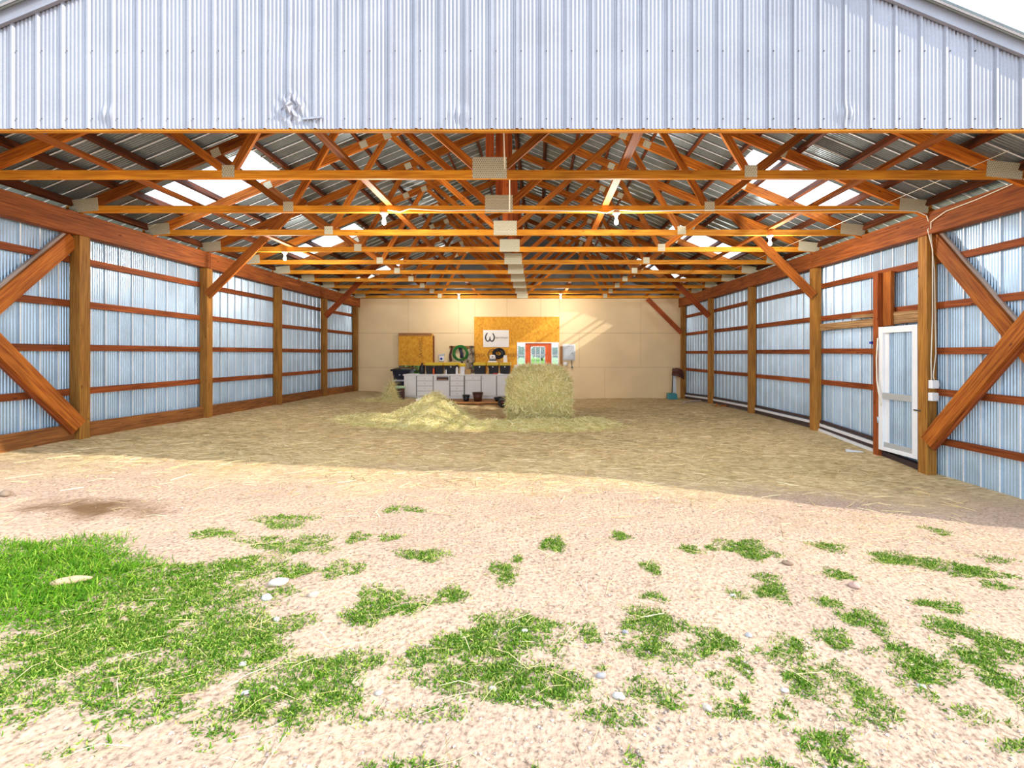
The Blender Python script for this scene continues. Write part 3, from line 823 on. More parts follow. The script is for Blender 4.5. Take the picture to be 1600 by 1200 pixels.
# ------------------------------------------------------------------ back wall
S_B = F / YB
def bx(px): return (px - VX) / S_B
def bz(py): return CZ + (VY - py) / S_B
def back():
    root = empty('wall_back', (XC, YB, CZ - 1.5), kind='structure', label='cream painted back wall of large sheathing panels')
    zt = 2.06 + CZ; z1 = .757 + CZ; z2 = -.53 + CZ; zb = -1.95 + CZ
    rows = [(z1, zt, [(558 - 12, 638), (638, 716), (716, 742), (742, 792), (792, 845), (845, 874), (874, 1001), (1001, 1075)]),
            (z2, z1, [(558 - 12, 660), (660, 760), (760, 905), (905, 1001), (1001, 1075)]),
            (zb, z2, [(558 - 12, 660), (660, 800), (800, 945), (945, 1075)])]
    holes = [(bx(808), bx(873), zb, .41 + CZ), (bx(624), bx(664), -.85 + CZ, .60 + CZ)]
    def sub(r, h):
        x0, x1, za, zb_ = r; a0, a1, b0, b1 = h
        if a1 <= x0 or a0 >= x1 or b1 <= za or b0 >= zb_: return [r]
        out = []
        if a0 > x0: out.append((x0, a0, za, zb_))
        if a1 < x1: out.append((a1, x1, za, zb_))
        m0, m1 = max(x0, a0), min(x1, a1)
        if b0 > za: out.append((m0, m1, za, b0))
        if b1 < zb_: out.append((m0, m1, b1, zb_))
        return out
    bk = MB()
    for za, zb_, cols in rows:
        for (p, q) in cols:
            rs = [(bx(p), bx(q), za, zb_)]
            for h in holes: rs = [t for r in rs for t in sub(r, h)]
            for (x0, x1, a, b_) in rs:
                if x1 - x0 < .02: continue
                g = .003
                bk.box(x0, x1, YB + .021, YB + .03, a, b_)
                part('wall_panel', B(x0 + g, x1 - g, YB + random.uniform(0, .003), YB + .02, a + g, b_ - g), M_cream, root)
    part('backing', bk, M_purlin, root)  # added behind the panels to stop daylight leaking through their seams
    # panel backing in two pieces above and beside openings, and gable above the ceiling line
    mb = MB(); y = YB + .25
    mb.v = [(XL - .4, y, zt), (XC + EAVE, y, zt), (XC + EAVE, y, roof_z(XC + EAVE)), (XC, y, roof_z(XC)), (XL - .4, y, roof_z(XC - EAVE))]
    mb.face((0, 1, 2, 3, 4)); part('gable_sheet', mb, M_roof, root)
    part('top_plate', B(bx(546), bx(1075), YB - .02, YB + .06, zt - .01, zt + .045), M_purlin, root)
    # strand board facing round the entrance
    a0, a1, o0, o1, ot, top = bx(741), bx(874), bx(808), bx(873), .41 + CZ, bz(495)
    part('strand_board', B(a0, o0, YB - .03, YB - .005, zb, top), M_osb, root)
    part('strand_board', B(o0, a1, YB - .03, YB - .005, ot, top), M_osb, root)
    part('post_strip', B(bx(875), bx(879), YB - .05, YB - .003, bz(600), bz(541)), M_deck, root)
    # entrance door with sidelights
    d = empty('door_2', ((o0 + o1) / 2, YB, zb), kind='structure', label='orange red entrance door with nine-pane window in back wall')
    t = .035
    part('door_frame', B(o0, o1, YB - .04, YB + .05, ot - t, ot), M_whiteframe, d)
    for x in (o0, bx(819.5) - .0, bx(861.5) , o1 - t):
        part('door_frame', B(x, x + t, YB - .04, YB + .05, zb, ot - t), M_whiteframe, d)
    l0, l1 = bx(819.5) + t, bx(861.5)
    # leaf as four boards round the glazing
    w0, w1, wt, wb = bx(829), bx(852), bz(541), bz(582)
    part('stile', B(l0, w0, YB, YB + .045, zb, ot - t), M_orangedoor, d, bevel=.004)
    part('stile', B(w1, l1, YB, YB + .045, zb, ot - t), M_orangedoor, d, bevel=.004)
    part('rail', B(w0, w1, YB, YB + .045, wt, ot - t), M_orangedoor, d, bevel=.004)
    part('rail', B(w0, w1, YB, YB + .045, zb, wb), M_orangedoor, d, bevel=.004)
    part('knob', MB().lathe([(.03, 0), (.03, -.02), (.012, -.03), (.03, -.05), (.03, -.065), (.0, -.08)], (bx(857.5), YB, bz(569)), axis='y', n=12), M_whiteframe, d)
    sash = part('sash', B(w0, w1, YB - .012, YB + .03, wt - .03, wt), M_whiteframe, d)
    part('sash', B(w0, w1, YB - .012, YB + .03, wb, wb + .03), M_whiteframe, d)
    for k in range(4):
        x = w0 + (w1 - w0 - .025) * k / 3
        part('muntin', B(x, x + .025, YB - .012, YB + .03, wb, wt), M_whiteframe, d)
    for k in (1, 2):
        z = wt + (wb - wt) * k / 3
        part('muntin', B(w0, w1, YB - .012, YB + .03, z - .012, z + .012), M_whiteframe, d)
    for i in range(3):
        for j in range(3):
            xa = w0 + (w1 - w0) * i / 3; xb = w0 + (w1 - w0) * (i + 1) / 3; za = wb + (wt - wb) * j / 3; zb_ = wb + (wt - wb) * (j + 1) / 3
            part('pane', B(xa, xb, YB + .008, YB + .012, za, zb_), M_glass, d)
    for nn, (s0, s1) in (('window_1', (o0 + t, bx(819.5))), ('window_2', (bx(861.5) + t, o1 - t))):
        wnd = empty(nn, ((s0 + s1) / 2, YB, bz(600)), kind='structure', label='narrow sidelight left of orange entrance door' if nn[-1] == '1' else 'narrow sidelight right of orange entrance door')
        part('pane', B(s0, s1, YB + .008, YB + .012, bz(604), ot - t), M_glass, wnd)
        part('muntin', B(s0, s1, YB - .012, YB + .02, bz(555) - .012, bz(555) + .012), M_whiteframe, wnd)
        part('muntin', B(s0, s1, YB - .012, YB + .02, bz(569.5) - .012, bz(569.5) + .012), M_whiteframe, wnd)
        part('kick_panel', B(s0, s1, YB - .005, YB + .03, zb, bz(604)), M_whiteframe, wnd)
    # small window behind the strand-board shutter
    x0, x1, za, zb_ = holes[1]
    wnd = empty('window_3', ((x0 + x1) / 2, YB, za), kind='structure', label='dark framed window half covered by a strand board shutter')
    fr = .05
    part('window_frame', B(x0, x0 + fr, YB - .03, YB + .05, za, zb_), M_darkrail, wnd); part('window_frame', B(x1 - fr, x1, YB - .03, YB + .05, za, zb_), M_darkrail, wnd)
    part('window_frame', B(x0, x1, YB - .03, YB + .05, za, za + fr), M_darkrail, wnd); part('window_frame', B(x0, x1, YB - .03, YB + .05, zb_ - fr, zb_), M_darkrail, wnd)
    xm = bx(645); part('mullion', B(xm - .03, xm + .03, YB - .03, YB + .05, za, zb_), M_darkrail, wnd)
    part('pane', B(x0 + fr, xm, YB + .01, YB + .014, za + fr, zb_ - fr), M_glass, wnd); part('pane', B(xm, x1 - fr, YB + .01, YB + .014, za + fr, zb_ - fr), M_glass, wnd)
    part('mid_rail', B(x0, x1, YB - .02, YB + .03, bz(580) - .02, bz(580) + .02), M_darkrail, wnd)
    return root
WB = back()

# strand-board shutter with its stencil
def text_obj(body, name, size, loc, rot, m, parent, align='LEFT', extrude=0.002, sx=1.0):
    c = bpy.data.curves.new(name, 'FONT'); c.body = body; c.size = size; c.extrude = extrude; c.align_x = align
    c.materials.append(m)
    t = bpy.data.objects.new(name, c); col.objects.link(t)
    me = bpy.data.meshes.new_from_object(t.evaluated_get(bpy.context.evaluated_depsgraph_get()))
    bpy.data.objects.remove(t); bpy.data.curves.remove(c)
    me.materials.clear(); me.materials.append(m)
    o = bpy.data.objects.new(name, me); col.objects.link(o); o.parent = parent
    o.location = Vector(loc) - wloc(parent); o.rotation_euler = rot; o.scale = (sx, 1, 1)
    return o
sh = empty('strand_board_shutter', (bx(652), YB - .03, bz(571)), label='square strand board panel with stencilled print hung over the window', cat='board')
part('board', B(bx(624.5), bx(677.5), YB - .13, YB - .035, bz(571), bz(522)), M_osb, sh, bevel=.004)
part('top_batten', B(bx(624.5), bx(676), YB - .15, YB - .13, bz(525), bz(521)), M_deck, sh)
part('side_edge', B(bx(677.6), bx(679.2), YB - .125, YB - .035, bz(570), bz(525)), M_girt, sh)
text_obj('SAWMILL', 'stencil', .19, (bx(661.5), YB - .133, bz(559.5)), (math.radians(90), math.radians(-90), 0), M_stencil, sh)
# stencil on the large board
text_obj('QESA', 'stencil', .16, (bx(742), YB - .033, bz(557.5)), (math.radians(90), 0, 0), M_stencil, WB)
text_obj('SELAT', 'stencil', .16, (bx(793), YB - .033, bz(557.5)), (math.radians(90), 0, 0), M_stencil, WB, sx=.8)

# sign
sg = empty('sign_board', (bx(775), YB - .04, bz(542.5)), label='white sign with black horseshoe W and lettering on strand board', cat='sign')
part('board', B(bx(755.2), bx(795.3), YB - .05, YB - .031, bz(542.3), bz(515.8)), M_signwhite, sg)
def spx(x, y): return Vector((bx(750 + x * 50 / 1579), YB - .053, bz(510 + y * 38 / 1200)))
wpts = [(372, 325), (320, 400), (285, 490), (280, 580), (305, 660), (345, 715), (395, 735), (445, 715), (480, 660), (497, 590), (497, 500)]
wp2 = [(497, 590), (515, 660), (545, 715), (590, 735), (645, 715), (685, 660), (708, 580), (700, 480), (670, 400), (630, 335)]
part('horseshoe_letter', MB().tube([spx(*p) for p in wpts], [.018, .021, .023, .024, .024, .022, .021, .021, .02, .019, .012], n=8).tube([spx(*p) for p in wp2], [.014, .02, .021, .022, .022, .024, .024, .023, .021, .016], n=8), M_ink, sg)
text_obj('harnman', 'lettering', .135, spx(738, 607), (math.radians(90), 0, 0), M_pinkink, sg, sx=1.03)
ln = MB()
for i, (a, b_) in enumerate([(765, 850), (868, 900), (915, 1010), (1030, 1130), (1148, 1190), (1205, 1310)]):
    p, q = spx(a, 690), spx(b_, 670); ln.box(p.x, q.x, YB - .0535, YB - .0515, p.z, q.z)
part('small_print', ln, M_plate, sg)
p, q = spx(245, 935), spx(370, 918); part('small_print', B(p.x, q.x, YB - .0535, YB - .0515, p.z, q.z), M_plate, sg)

# ------------------------------------------------------------------ bulbs and wiring
def bulb(x, y, z, lab, power=1.0):
    r = empty('light_bulb', (x, y, z), label=lab, cat='light bulb', group='bare bulbs under the trusses')
    part('lamp_holder', MB().lathe([(.055, 0), (.055, -.02), (.03, -.035), (.022, -.07)], (x, y, z), n=16), M_bulb_base, r)
    m = bpy.data.materials.get('lit_bulb_glass')
    if not m:
        m = bpy.data.materials.new('lit_bulb_glass'); m.use_nodes = True
        b = m.node_tree.nodes['Principled BSDF']; b.inputs['Base Color'].default_value = (1, .97, .9, 1)
        b.inputs['Emission Color'].default_value = (1, .90, .74, 1); b.inputs['Emission Strength'].default_value = 2.5
    part('bulb', MB().lathe([(.014, -.06), (.016, -.08), (.028, -.11), (.033, -.135), (.027, -.16), (.012, -.175), (.0, -.178)], (x, y, z), n=16), m, r)
    li = bpy.data.lights.new('bulb_light', 'POINT'); li.energy = BULB_W * power; li.color = (1, .94, .86); li.shadow_soft_size = .10
    lo = bpy.data.objects.new('bulb_light', li); col.objects.link(lo); lo.parent = r; lo.location = (0, 0, -.34)
for px, k, lab in ((600, 1, 'bare white bulb under second truss, left of centre'), (963, 1, 'bare white bulb under second truss, right of centre'),
                   (445, 3, 'bare white bulb under fourth truss near left wall'), (1203, 2, 'bare white bulb under third truss near right wall'),
                   (717, 8, 'bare white bulb under ninth truss, left of centre'), (876, 8, 'bare white bulb under ninth truss, right of centre')):
    bulb(wx(px, TY[k]), TY[k] + .0, Z_CH, lab, 0.36 if k == 8 else 0.5)

y2 = TY[1] - .03
cab = [W(606, 328, y2), W(625, 331, y2), W(640, 326, y2), W(690, 329, y2), W(760, 328, y2), W(840, 329, y2), W(930, 330, y2), W(948, 333, y2), W(960, 328, y2), W(1000, 330, y2), W(1120, 328, y2),
       W(1250, 329, y2), W(1330, 327, y2), W(1400, 329, y2), W(1432, 330, y2), W(1448, 337, y2), W(1453, 352, y2)]
xp = XR(6.33)
cab += [Vector((xp - .02, 6.29, 1.78 + CZ)), Vector((xp + .05, 6.29, 1.5 + CZ)), Vector((xp + .06, 6.305, .5 + CZ)), Vector((xp + .04, 6.305, -.1 + CZ)), Vector((xp + .045, 6.305, -.42 + CZ))]
single('lighting_cable', MB().tube(cab, .007), M_wire, label='white lamp cable along second truss and down the door post', cat='cable')
c2 = [Vector((XR(4.2) - .03, 4.2, 2.15 + CZ)), Vector((XR(4.7) - .03, 4.7, 2.05 + CZ)), Vector((XR(5.1) - .035, 5.1, 2.03 + CZ)), Vector((XR(5.6) - .035, 5.6, 1.98 + CZ)), Vector((XR(6.0) - .04, 6.0, 1.96 + CZ)), Vector((XR(6.25) - .04, 6.22, 1.88 + CZ)),
      Vector((xp + .02, 6.285, 1.7 + CZ)), Vector((xp + .09, 6.305, 1.2 + CZ)), Vector((xp + .10, 6.305, .4 + CZ)), Vector((xp + .11, 6.305, .0 + CZ)), Vector((xp + .07, 6.305, -.33 + CZ)), Vector((xp + .10, 6.305, -.44 + CZ))]
single('power_cable', MB().tube(c2, .007), M_wire, label='white power cable along right header beam and down the door post', cat='cable')
single('stay_wire', MB().tube([(4.98, y, Z_CH + .098 + .004) for y in np.linspace(4.6, 16.0, 20)], .0038), M_wire, label='thin pale wire running over the truss chords by right wall', cat='wire')
for i, (zz, dx) in enumerate(((-.45, .0), (-.63, -.005))):
    r = empty('switch_box', (xp + .06, 6.3, zz + CZ), cat='switch box', group='boxes on the door post', label='%s white electrical box on the post beside side door' % ('upper' if i == 0 else 'lower'))
    part('box', B(xp + .02 + dx, xp + .12 + dx, 6.27, 6.33, zz - .06 + CZ, zz + .06 + CZ), M_whiteframe, r, bevel=.006)
    part('cover', B(xp + .025 + dx, xp + .115 + dx, 6.262, 6.27, zz - .055 + CZ, zz + .055 + CZ), M_white, r)
    part('lever', B(xp + .121 + dx, xp + .15 + dx, 6.28, 6.32, zz - .03 + CZ, zz + .02 + CZ), M_greypanel, r, bevel=.003)
single('door_cord', MB().tube([(XR(7.2) - .01, 7.19, .25 + CZ), (XR(7.2) - .03, 7.19, -.1 + CZ), (XR(7.2) - .03, 7.18, -.45 + CZ), (XR(7.1) - .05, 7.13, -.62 + CZ), (XR(7.05) - .04, 7.08, -.86 + CZ)], .009), M_wire, label='white cord hanging from the stud to side door', cat='cord')
single('blue_clip', MB().lathe([(.0, -.03), (.03, -.03), (.035, 0), (.03, .03), (.0, .03)], (XR(7.4) + .12, 7.42, .18 + CZ), n=10).box(XR(7.4) + .05, XR(7.4) + .12, 7.40, 7.44, .16 + CZ, .20 + CZ), M_blue, label='small blue plastic clip on steel beside the door stud', cat='clip')

# ------------------------------------------------------------------ workbench on its deck
YC = 14.65
def cx(px): return (px - VX) * YC / F
def czz(py): return CZ + (VY - py) * YC / F
zdk = -1.54 + CZ
dk = empty('timber_deck', (-2.6, 14.4, gz(-2.6, 14.4)), label='low deck of brown planks carrying the white cabinets', cat='deck')
for k in range(11):
    y = 13.6 + k * .155
    part('plank', B(-4.4 + random.uniform(-.05, .05), -.75 + random.uniform(-.05, .05), y, y + .142, zdk - .035, zdk), M_deck, dk)
for x in (-4.3, -3.1, -1.9, -.85):
    part('joist', B(x, x + .07, 13.65, 15.28, gz(x, 14) - .03, zdk - .037), M_girt, dk)
part('front_board', B(-4.35, -2.75, 13.61, 13.645, gz(-2.6, 13.6) - .02, gz(-2.6, 13.6) + .07), M_girt, dk)
part('front_board', B(-2.70, -.85, 13.61, 13.645, gz(-1, 13.6) - .02, gz(-1, 13.6) + .07), M_rough, dk)

ztop = czz(585)
def knob(x, z, parent):
    part('knob', MB().lathe([(.006, 0), (.006, -.015), (.014, -.02), (.012, -.03), (0, -.032)], (x, YC - .02, z), axis='y', n=10), M_greypanel, parent)
def cabinet(p0, p1, kind, label):
    x0, x1 = cx(p0), cx(p1)
    r = empty('base_cabinet', ((x0 + x1) / 2, YC + .3, zdk), label=label, cat='cabinet', group='white base cabinets on the deck')
    z0, z1 = zdk + .10, ztop - .045
    part('body', B(x0 + .004, x1 - .004, YC, YC + .58, z0, z1), M_carcass, r)
    part('plinth', B(x0 + .004, x1 - .004, YC + .03, YC + .56, zdk + .002, z0), M_white, r)
    g = .018
    def front(za, zb, nm):
        f = part(nm, B(x0 + g, x1 - g, YC - .02, YC - .001, za + .006, zb - .006), M_white, r, bevel=.004)
        return f
    def shaker(f, za, zb):
        w = .06
        for (a, b_, c, d_) in ((x0 + g, x0 + g + w, za, zb), (x1 - g - w, x1 - g, za, zb), (x0 + g + w, x1 - g - w, za, za + w), (x0 + g + w, x1 - g - w, zb - w, zb)):
            part('door_rim', B(a, b_, YC - .032, YC - .0205, c + .006, d_ - .006), M_white, f)
    H_ = z1 - z0
    if kind == 'drawers':
        for q in range(4):
            za = z0 + H_ * q / 4; zb = z0 + H_ * (q + 1) / 4
            f = front(za, zb, 'drawer'); knob((x0 + x1) / 2, (za + zb) / 2, f)
    elif kind == 'open':
        zs = z1 - .17
        f = front(z0, zs, 'door'); shaker(f, z0, zs); knob(x1 - .06, zs - .1, f)
        part('drawer_gap_shade', B(x0 + .12, x1 - .05, YC - .004, YC - .0005, zs + .03, z1 - .05), M_darkrail, r)  # dark sheet stands for the shade inside the empty drawer slot
        for (a, b_) in ((x0 + g, x0 + .11), (x1 - .045, x1 - g)): part('face_frame', B(a, b_, YC - .012, YC - .001, zs, z1), M_white, r)
        part('drawer_side', B(x0 + .15, x1 - .1, YC - .01, YC - .0045, zs + .035, zs + .065), M_deck, r)
    elif kind == 'mixed':
        zs = z1 - .15
        f = front(zs, z1, 'drawer'); knob((x0 + x1) / 2, (zs + z1) / 2, f)
        f = front(z0, zs, 'door'); shaker(f, z0, zs); knob(x0 + .06, zs - .06, f)
    else:
        f = front(z0, z1, 'door'); shaker(f, z0, z1); knob(x0 + .05 if kind == 'l' else x1 - .05, z1 - .08, f)
    return r
cabinet(631, 651, 'r', 'white base cabinet with single door at the left end of workbench')
cabinet(651, 677, 'drawers', 'white drawer cabinet second from the left end of workbench')
cabinet(677, 703, 'open', 'white base cabinet missing its top drawer, dark gap showing')
cabinet(703, 725.5, 'drawers', 'white four-drawer cabinet right of the missing-drawer cabinet')
cabinet(726, 752, 'mixed', 'white base cabinet with drawer over door behind the brown pot')
cabinet(752, 776, 'l', 'white single-door base cabinet right of the brown pot')
cabinet(776, 800, 'r', 'white base cabinet half hidden behind the hay bale')
single('worktop', B(cx(630), cx(801), YC - .04, YC + .62, ztop - .043, ztop), M_white, bevel=.005, label='long pale worktop over the white base cabinets', cat='worktop')

# things on the worktop
YT = 14.95
def tx(px, d=YT): return wx(px, d)
def tote(p0, p1, lab):
    x0, x1 = tx(p0), tx(p1); y0, y1 = YT - .12, YT + .26
    r = empty('storage_tote', ((x0 + x1) / 2, YT, ztop), label=lab, cat='storage tote', group='black totes with yellow lids')
    h = .295; t = .035
    m = MB().hexa([(x0 + t, y0 + t, ztop + .002), (x1 - t, y0 + t, ztop + .002), (x1 - t, y1 - t, ztop + .002), (x0 + t, y1 - t, ztop + .002), (x0 + .01, y0 + .01, ztop + h), (x1 - .01, y0 + .01, ztop + h), (x1 - .01, y1 - .01, ztop + h), (x0 + .01, y1 - .01, ztop + h)])
    part('tub', m, M_black, r, bevel=.01)
    lid = part('lid', B(x0, x1, y0, y1, ztop + h + .001, ztop + h + .095), M_yellow, r, bevel=.01)
    part('lid_ridge', B(x0 + .04, x1 - .04, y0 + .05, y1 - .05, ztop + h + .096, ztop + h + .10), M_yellow, lid, bevel=.004)
    part('clasp', B((x0 + x1) / 2 - .02, (x0 + x1) / 2 + .02, y0 - .015, y0 + .009, ztop + h - .07, ztop + h - .02), M_greypanel, r)
tote(665.5, 693, 'black tote with yellow lid, leftmost on the worktop'); tote(694.5, 716.5, 'black tote with yellow lid under the hose coil'); tote(740.5, 759.5, 'black tote with yellow lid right of the camouflage jacket')
tote(761.5, 779.5, 'black tote with yellow lid under the white machine'); tote(780.5, 798, 'black tote with yellow lid at the right end, by the bale')

r = empty('black_canister', (tx(659), 14.95, ztop), label='dark upright canister at the left of the totes', cat='canister')
part('body', MB().lathe([(.09, .002), (.1, .02), (.1, .26), (.07, .30), (.03, .32), (.03, .34)], (tx(659.5), 14.95, ztop), n=18), M_black, r)
part('cap', MB().lathe([(.035, .342), (.035, .38), (.0, .385)], (tx(659.5), 14.95, ztop), n=14), M_brown, r)
def bottle(px, top, mat_, lab, cap=M_navy, r0=.045, y=14.75):
    x = tx(px, y); h = wz(top, y) - ztop
    r = empty('bottle', (x, y, ztop), label=lab, cat='bottle')
    part('body', MB().lathe([(r0, .002), (r0, h * .6), (r0 * .5, h * .75), (r0 * .35, h * .8)], (x, y, ztop), n=14), mat_, r)
    part('cap', MB().lathe([(r0 * .42, h * .8), (r0 * .42, h * .97), (0, h)], (x, y, ztop), n=12).box(x - r0 * 1.1, x + r0 * .3, y - .012, y + .012, ztop + h * .86, ztop + h * .96), cap, r)
bottle(714, 570, M_white, 'white spray bottle with dark nozzle in front of totes')
bottle(677.5, 572, M_orangedoor, 'slim orange bottle in front of leftmost tote', r0=.03)
bottle(697, 575, M_white, 'slim white bottle before the second tote', r0=.025)
bottle(762.5, 571, M_cardboard, 'tan pump bottle between the right-hand totes', r0=.035, cap=M_brown)
y = 14.72
r = empty('brush', (tx(722, y), y, ztop), label='yellow scrubbing brush perched on a small white box', cat='brush')
part('bristles', MB().lathe([(.0, .26), (.10, .265), (.125, .30), (.11, .35), (.05, .37), (.0, .375)], (tx(722, y), y + .05, ztop), n=16, sy=.6), M_yellow, r)
part('handle', MB().tube([(tx(722, y), y + .05, ztop + .36), (tx(721, y), y + .07, ztop + .44), (tx(719, y), y + .1, ztop + .47)], .03), M_navy, r)
single('carton', B(tx(719.5, y), tx(726, y), y - .02, y + .13, ztop + .001, ztop + .26), [M_white], bevel=.004, label='small white carton below the yellow brush', cat='carton')
single('cardboard_box', B(tx(727.5, y), tx(735, y), y - .03, y + .16, ztop + .001, ztop + .17), M_cardboard, bevel=.004, label='small brown cardboard box on the worktop beside the jacket', cat='box')
single('red_tray', B(tx(770.5, 14.68), tx(777.5, 14.68), 14.66, 14.76, ztop + .001, ztop + .04), M_red, bevel=.008, label='small red tray on worktop below the black totes', cat='tray')
r = empty('trowel', (tx(783, 14.7), 14.7, ztop), label='small white trowel lying on the worktop near bale', cat='trowel')
part('blade', MB().hexa([(tx(778, 14.7), 14.68, ztop + .002), (tx(787, 14.7), 14.70, ztop + .002), (tx(787, 14.7), 14.74, ztop + .002), (tx(778, 14.7), 14.78, ztop + .002), (tx(778, 14.7), 14.68, ztop + .03), (tx(787, 14.7), 14.70, ztop + .012), (tx(787, 14.7), 14.74, ztop + .012), (tx(778, 14.7), 14.78, ztop + .03)]), M_white, r)
part('handle', MB().tube([(tx(779, 14.7), 14.73, ztop + .025), (tx(779.5, 14.7), 14.74, ztop + .09), (tx(780, 14.7), 14.75, ztop + .2)], .011), M_greypanel, r)
# on the lids
zl = ztop + .295 + .101
r = empty('bench_machine', (tx(769, 15), 15.0, zl), label='white bench machine with black base tray on yellow lids', cat='machine')
part('tray', B(tx(763, 15), tx(776, 15), 14.9, 15.15, zl + .001, zl + .06), M_white, r, bevel=.008)
part('base', B(tx(765, 15), tx(775.5, 15), 14.92, 15.12, zl + .061, zl + .10), M_navy, r, bevel=.008)
part('housing', MB().lathe([(.10, .10), (.105, .16), (.09, .24), (.05, .26), (0, .262)], (tx(769.5, 15), 15.02, zl), n=16, sy=.8), M_white, r)
part('dial', MB().lathe([(.02, 0), (.02, -.02), (0, -.022)], (tx(769.5, 15), 14.945, zl + .2), axis='y', n=10), M_navy, r)
single('paper_carton', B(tx(778.5, 15), tx(784, 15), 14.92, 15.1, zl + .001, zl + .07), M_cardboard, bevel=.004, label='small cream carton beside the white bench machine', cat='carton')
m = MB().hexa([(tx(786, 15), 15.06, zl + .001), (tx(792.5, 15), 15.06, zl + .001), (tx(792.5, 15), 15.1, zl + .001), (tx(786, 15), 15.1, zl + .001), (tx(786.5, 15), 15.12, zl + .24), (tx(791.5, 15), 15.12, zl + .24), (tx(791.5, 15), 15.15, zl + .24), (tx(786.5, 15), 15.15, zl + .24)])
single('white_board', m, M_white, bevel=.004, label='white plastic sheet leaning at the right end of the totes', cat='board')

# hung on the back wall
def ring(cx_, cz_, r, y, n=40, ex=1.0, ph=0):
    return [(cx_ + r * math.cos(2 * math.pi * k / n + ph), y + .015 * math.sin(3 * 2 * math.pi * k / n + ph), cz_ + r * ex * math.sin(2 * math.pi * k / n + ph)) for k in range(n)]
rk = empty('hook_rail', (bx(722), YB, bz(543)), label='timber hook rail on back wall behind the green hose', cat='hook rail')
part('rail', B(bx(702.5), bx(741.5), YB - .04, YB - .003, bz(544), bz(540.5)), M_deck, rk)
for p in (707, 721, 735):
    part('hook', MB().tube([(bx(p), YB - .04, bz(541.5)), (bx(p), YB - .12, bz(542)), (bx(p), YB - .14, bz(540.5))], .01), M_screw, rk)
hs = empty('hose_coil', (bx(720), YB - .1, bz(566)), label='green garden hose coiled on the wall hooks', cat='hose')
for k in range(7):
    part('hose_loop', MB().tube(ring(bx(720.3) + random.uniform(-.02, .02), bz(551.5) + random.uniform(-.025, .015), .255 + random.uniform(-.035, .04), YB - .09 - .012 * k, ph=k), .014, closed=True), M_green_hose, hs)
part('hose_end', MB().tube([(bx(729), YB - .13, bz(558)), (bx(735), YB - .16, bz(563)), (bx(740), YB - .2, bz(572)), (bx(742), YB - .25, bz(576))], .014), M_green_hose, hs)
def drape(px, top, bot, w0, w1, mm, name, lab, cat, y=YB - .16, seed=0):
    rr = random.Random(seed); ph = rr.random() * 6
    z0, z1 = bz(top), bz(bot); x = bx(px)
    def fn(u, v):
        w = (w0 + (w1 - w0) * v ** .7) / S_B / 2
        t = u * 2 * math.pi
        f = 1 + .18 * math.sin(5 * t + ph) * (0.3 + v)
        return (x + w * math.cos(t) * f + .03 * math.sin(v * 5 + ph), y + (.05 + .05 * v) * math.sin(t) * f, z0 + (z1 - z0) * v + .03 * math.sin(3 * t + ph) * v)
    m = MB().grid(fn, 36, 14, closed_u=True)
    s = len(m.v); m.v.append((x, y, z0 + .02)); m.v.append((x, y, z1 + .03))
    for k in range(36):
        m.face((k, (k + 1) % 36, s), smooth=True); m.face((14 * 36 + (k + 1) % 36, 14 * 36 + k, s + 1), smooth=True)
    return single(name, m, mm, label=lab, cat=cat)
drape(737, 541, 586, 4.5, 15, M_camo, 'jacket', 'camouflage jacket hanging from the wall hook beside hose', 'jacket', seed=3)
drape(721.2, 541, 559, 4, 5, M_navy, 'gloves', 'dark pouch hanging inside the hose coil', 'pouch', y=YB - .06, seed=5)
drape(706, 541, 564, 3, 3.4, M_brown, 'leather_strap', 'brown leather strap hanging left of the hose coil', 'strap', seed=8)
r = empty('wall_bag', (bx(691), YB - .04, bz(565)), label='small white and grey pouch pinned to the cream wall', cat='pouch')
part('pouch', MB().hexa([(bx(687), YB - .06, bz(564)), (bx(694.5), YB - .06, bz(564.5)), (bx(694.5), YB - .005, bz(564.5)), (bx(687), YB - .005, bz(564)), (bx(686), YB - .05, bz(556)), (bx(695), YB - .05, bz(555)), (bx(695), YB - .005, bz(555)), (bx(686), YB - .005, bz(556))]), M_white, r, bevel=.01)
part('flap', MB().hexa([(bx(685), YB - .065, bz(556.5)), (bx(695.3), YB - .065, bz(555)), (bx(695.3), YB - .004, bz(555)), (bx(685), YB - .004, bz(556.5)), (bx(685.5), YB - .055, bz(554)), (bx(695.3), YB - .055, bz(552.5)), (bx(695.3), YB - .004, bz(552.5)), (bx(685.5), YB - .004, bz(554))]), M_greypanel, r)
part('print', MB().lathe([(.045, 0), (0, -.002)], (bx(690), YB - .062, bz(560.5)), axis='y', n=14), M_blue, r)
cc = empty('cable_coil', (bx(779), YB - .12, bz(560)), label='thick bundle of black cable coiled on the strand board', cat='cable')
for k in range(9):
    part('cable_loop', MB().tube(ring(bx(779.5) + random.uniform(-.03, .03), bz(552.5) + random.uniform(-.03, .03), .12 + .013 * k, YB - .06 - .012 * (k % 4), n=28, ex=.82, ph=k), .018, closed=True, n=6), M_black, cc)
part('hook', MB().tube([(bx(778), YB - .04, bz(545)), (bx(778), YB - .14, bz(546)), (bx(778), YB - .15, bz(544.5))], .012), M_screw, cc)
single('wire_hoop', MB().tube(ring(bx(771), bz(554.5), .19, YB - .08, ex=1.1), .012, closed=True), M_leather, label='thin brown hoop hanging left of the black cable coil', cat='hoop')

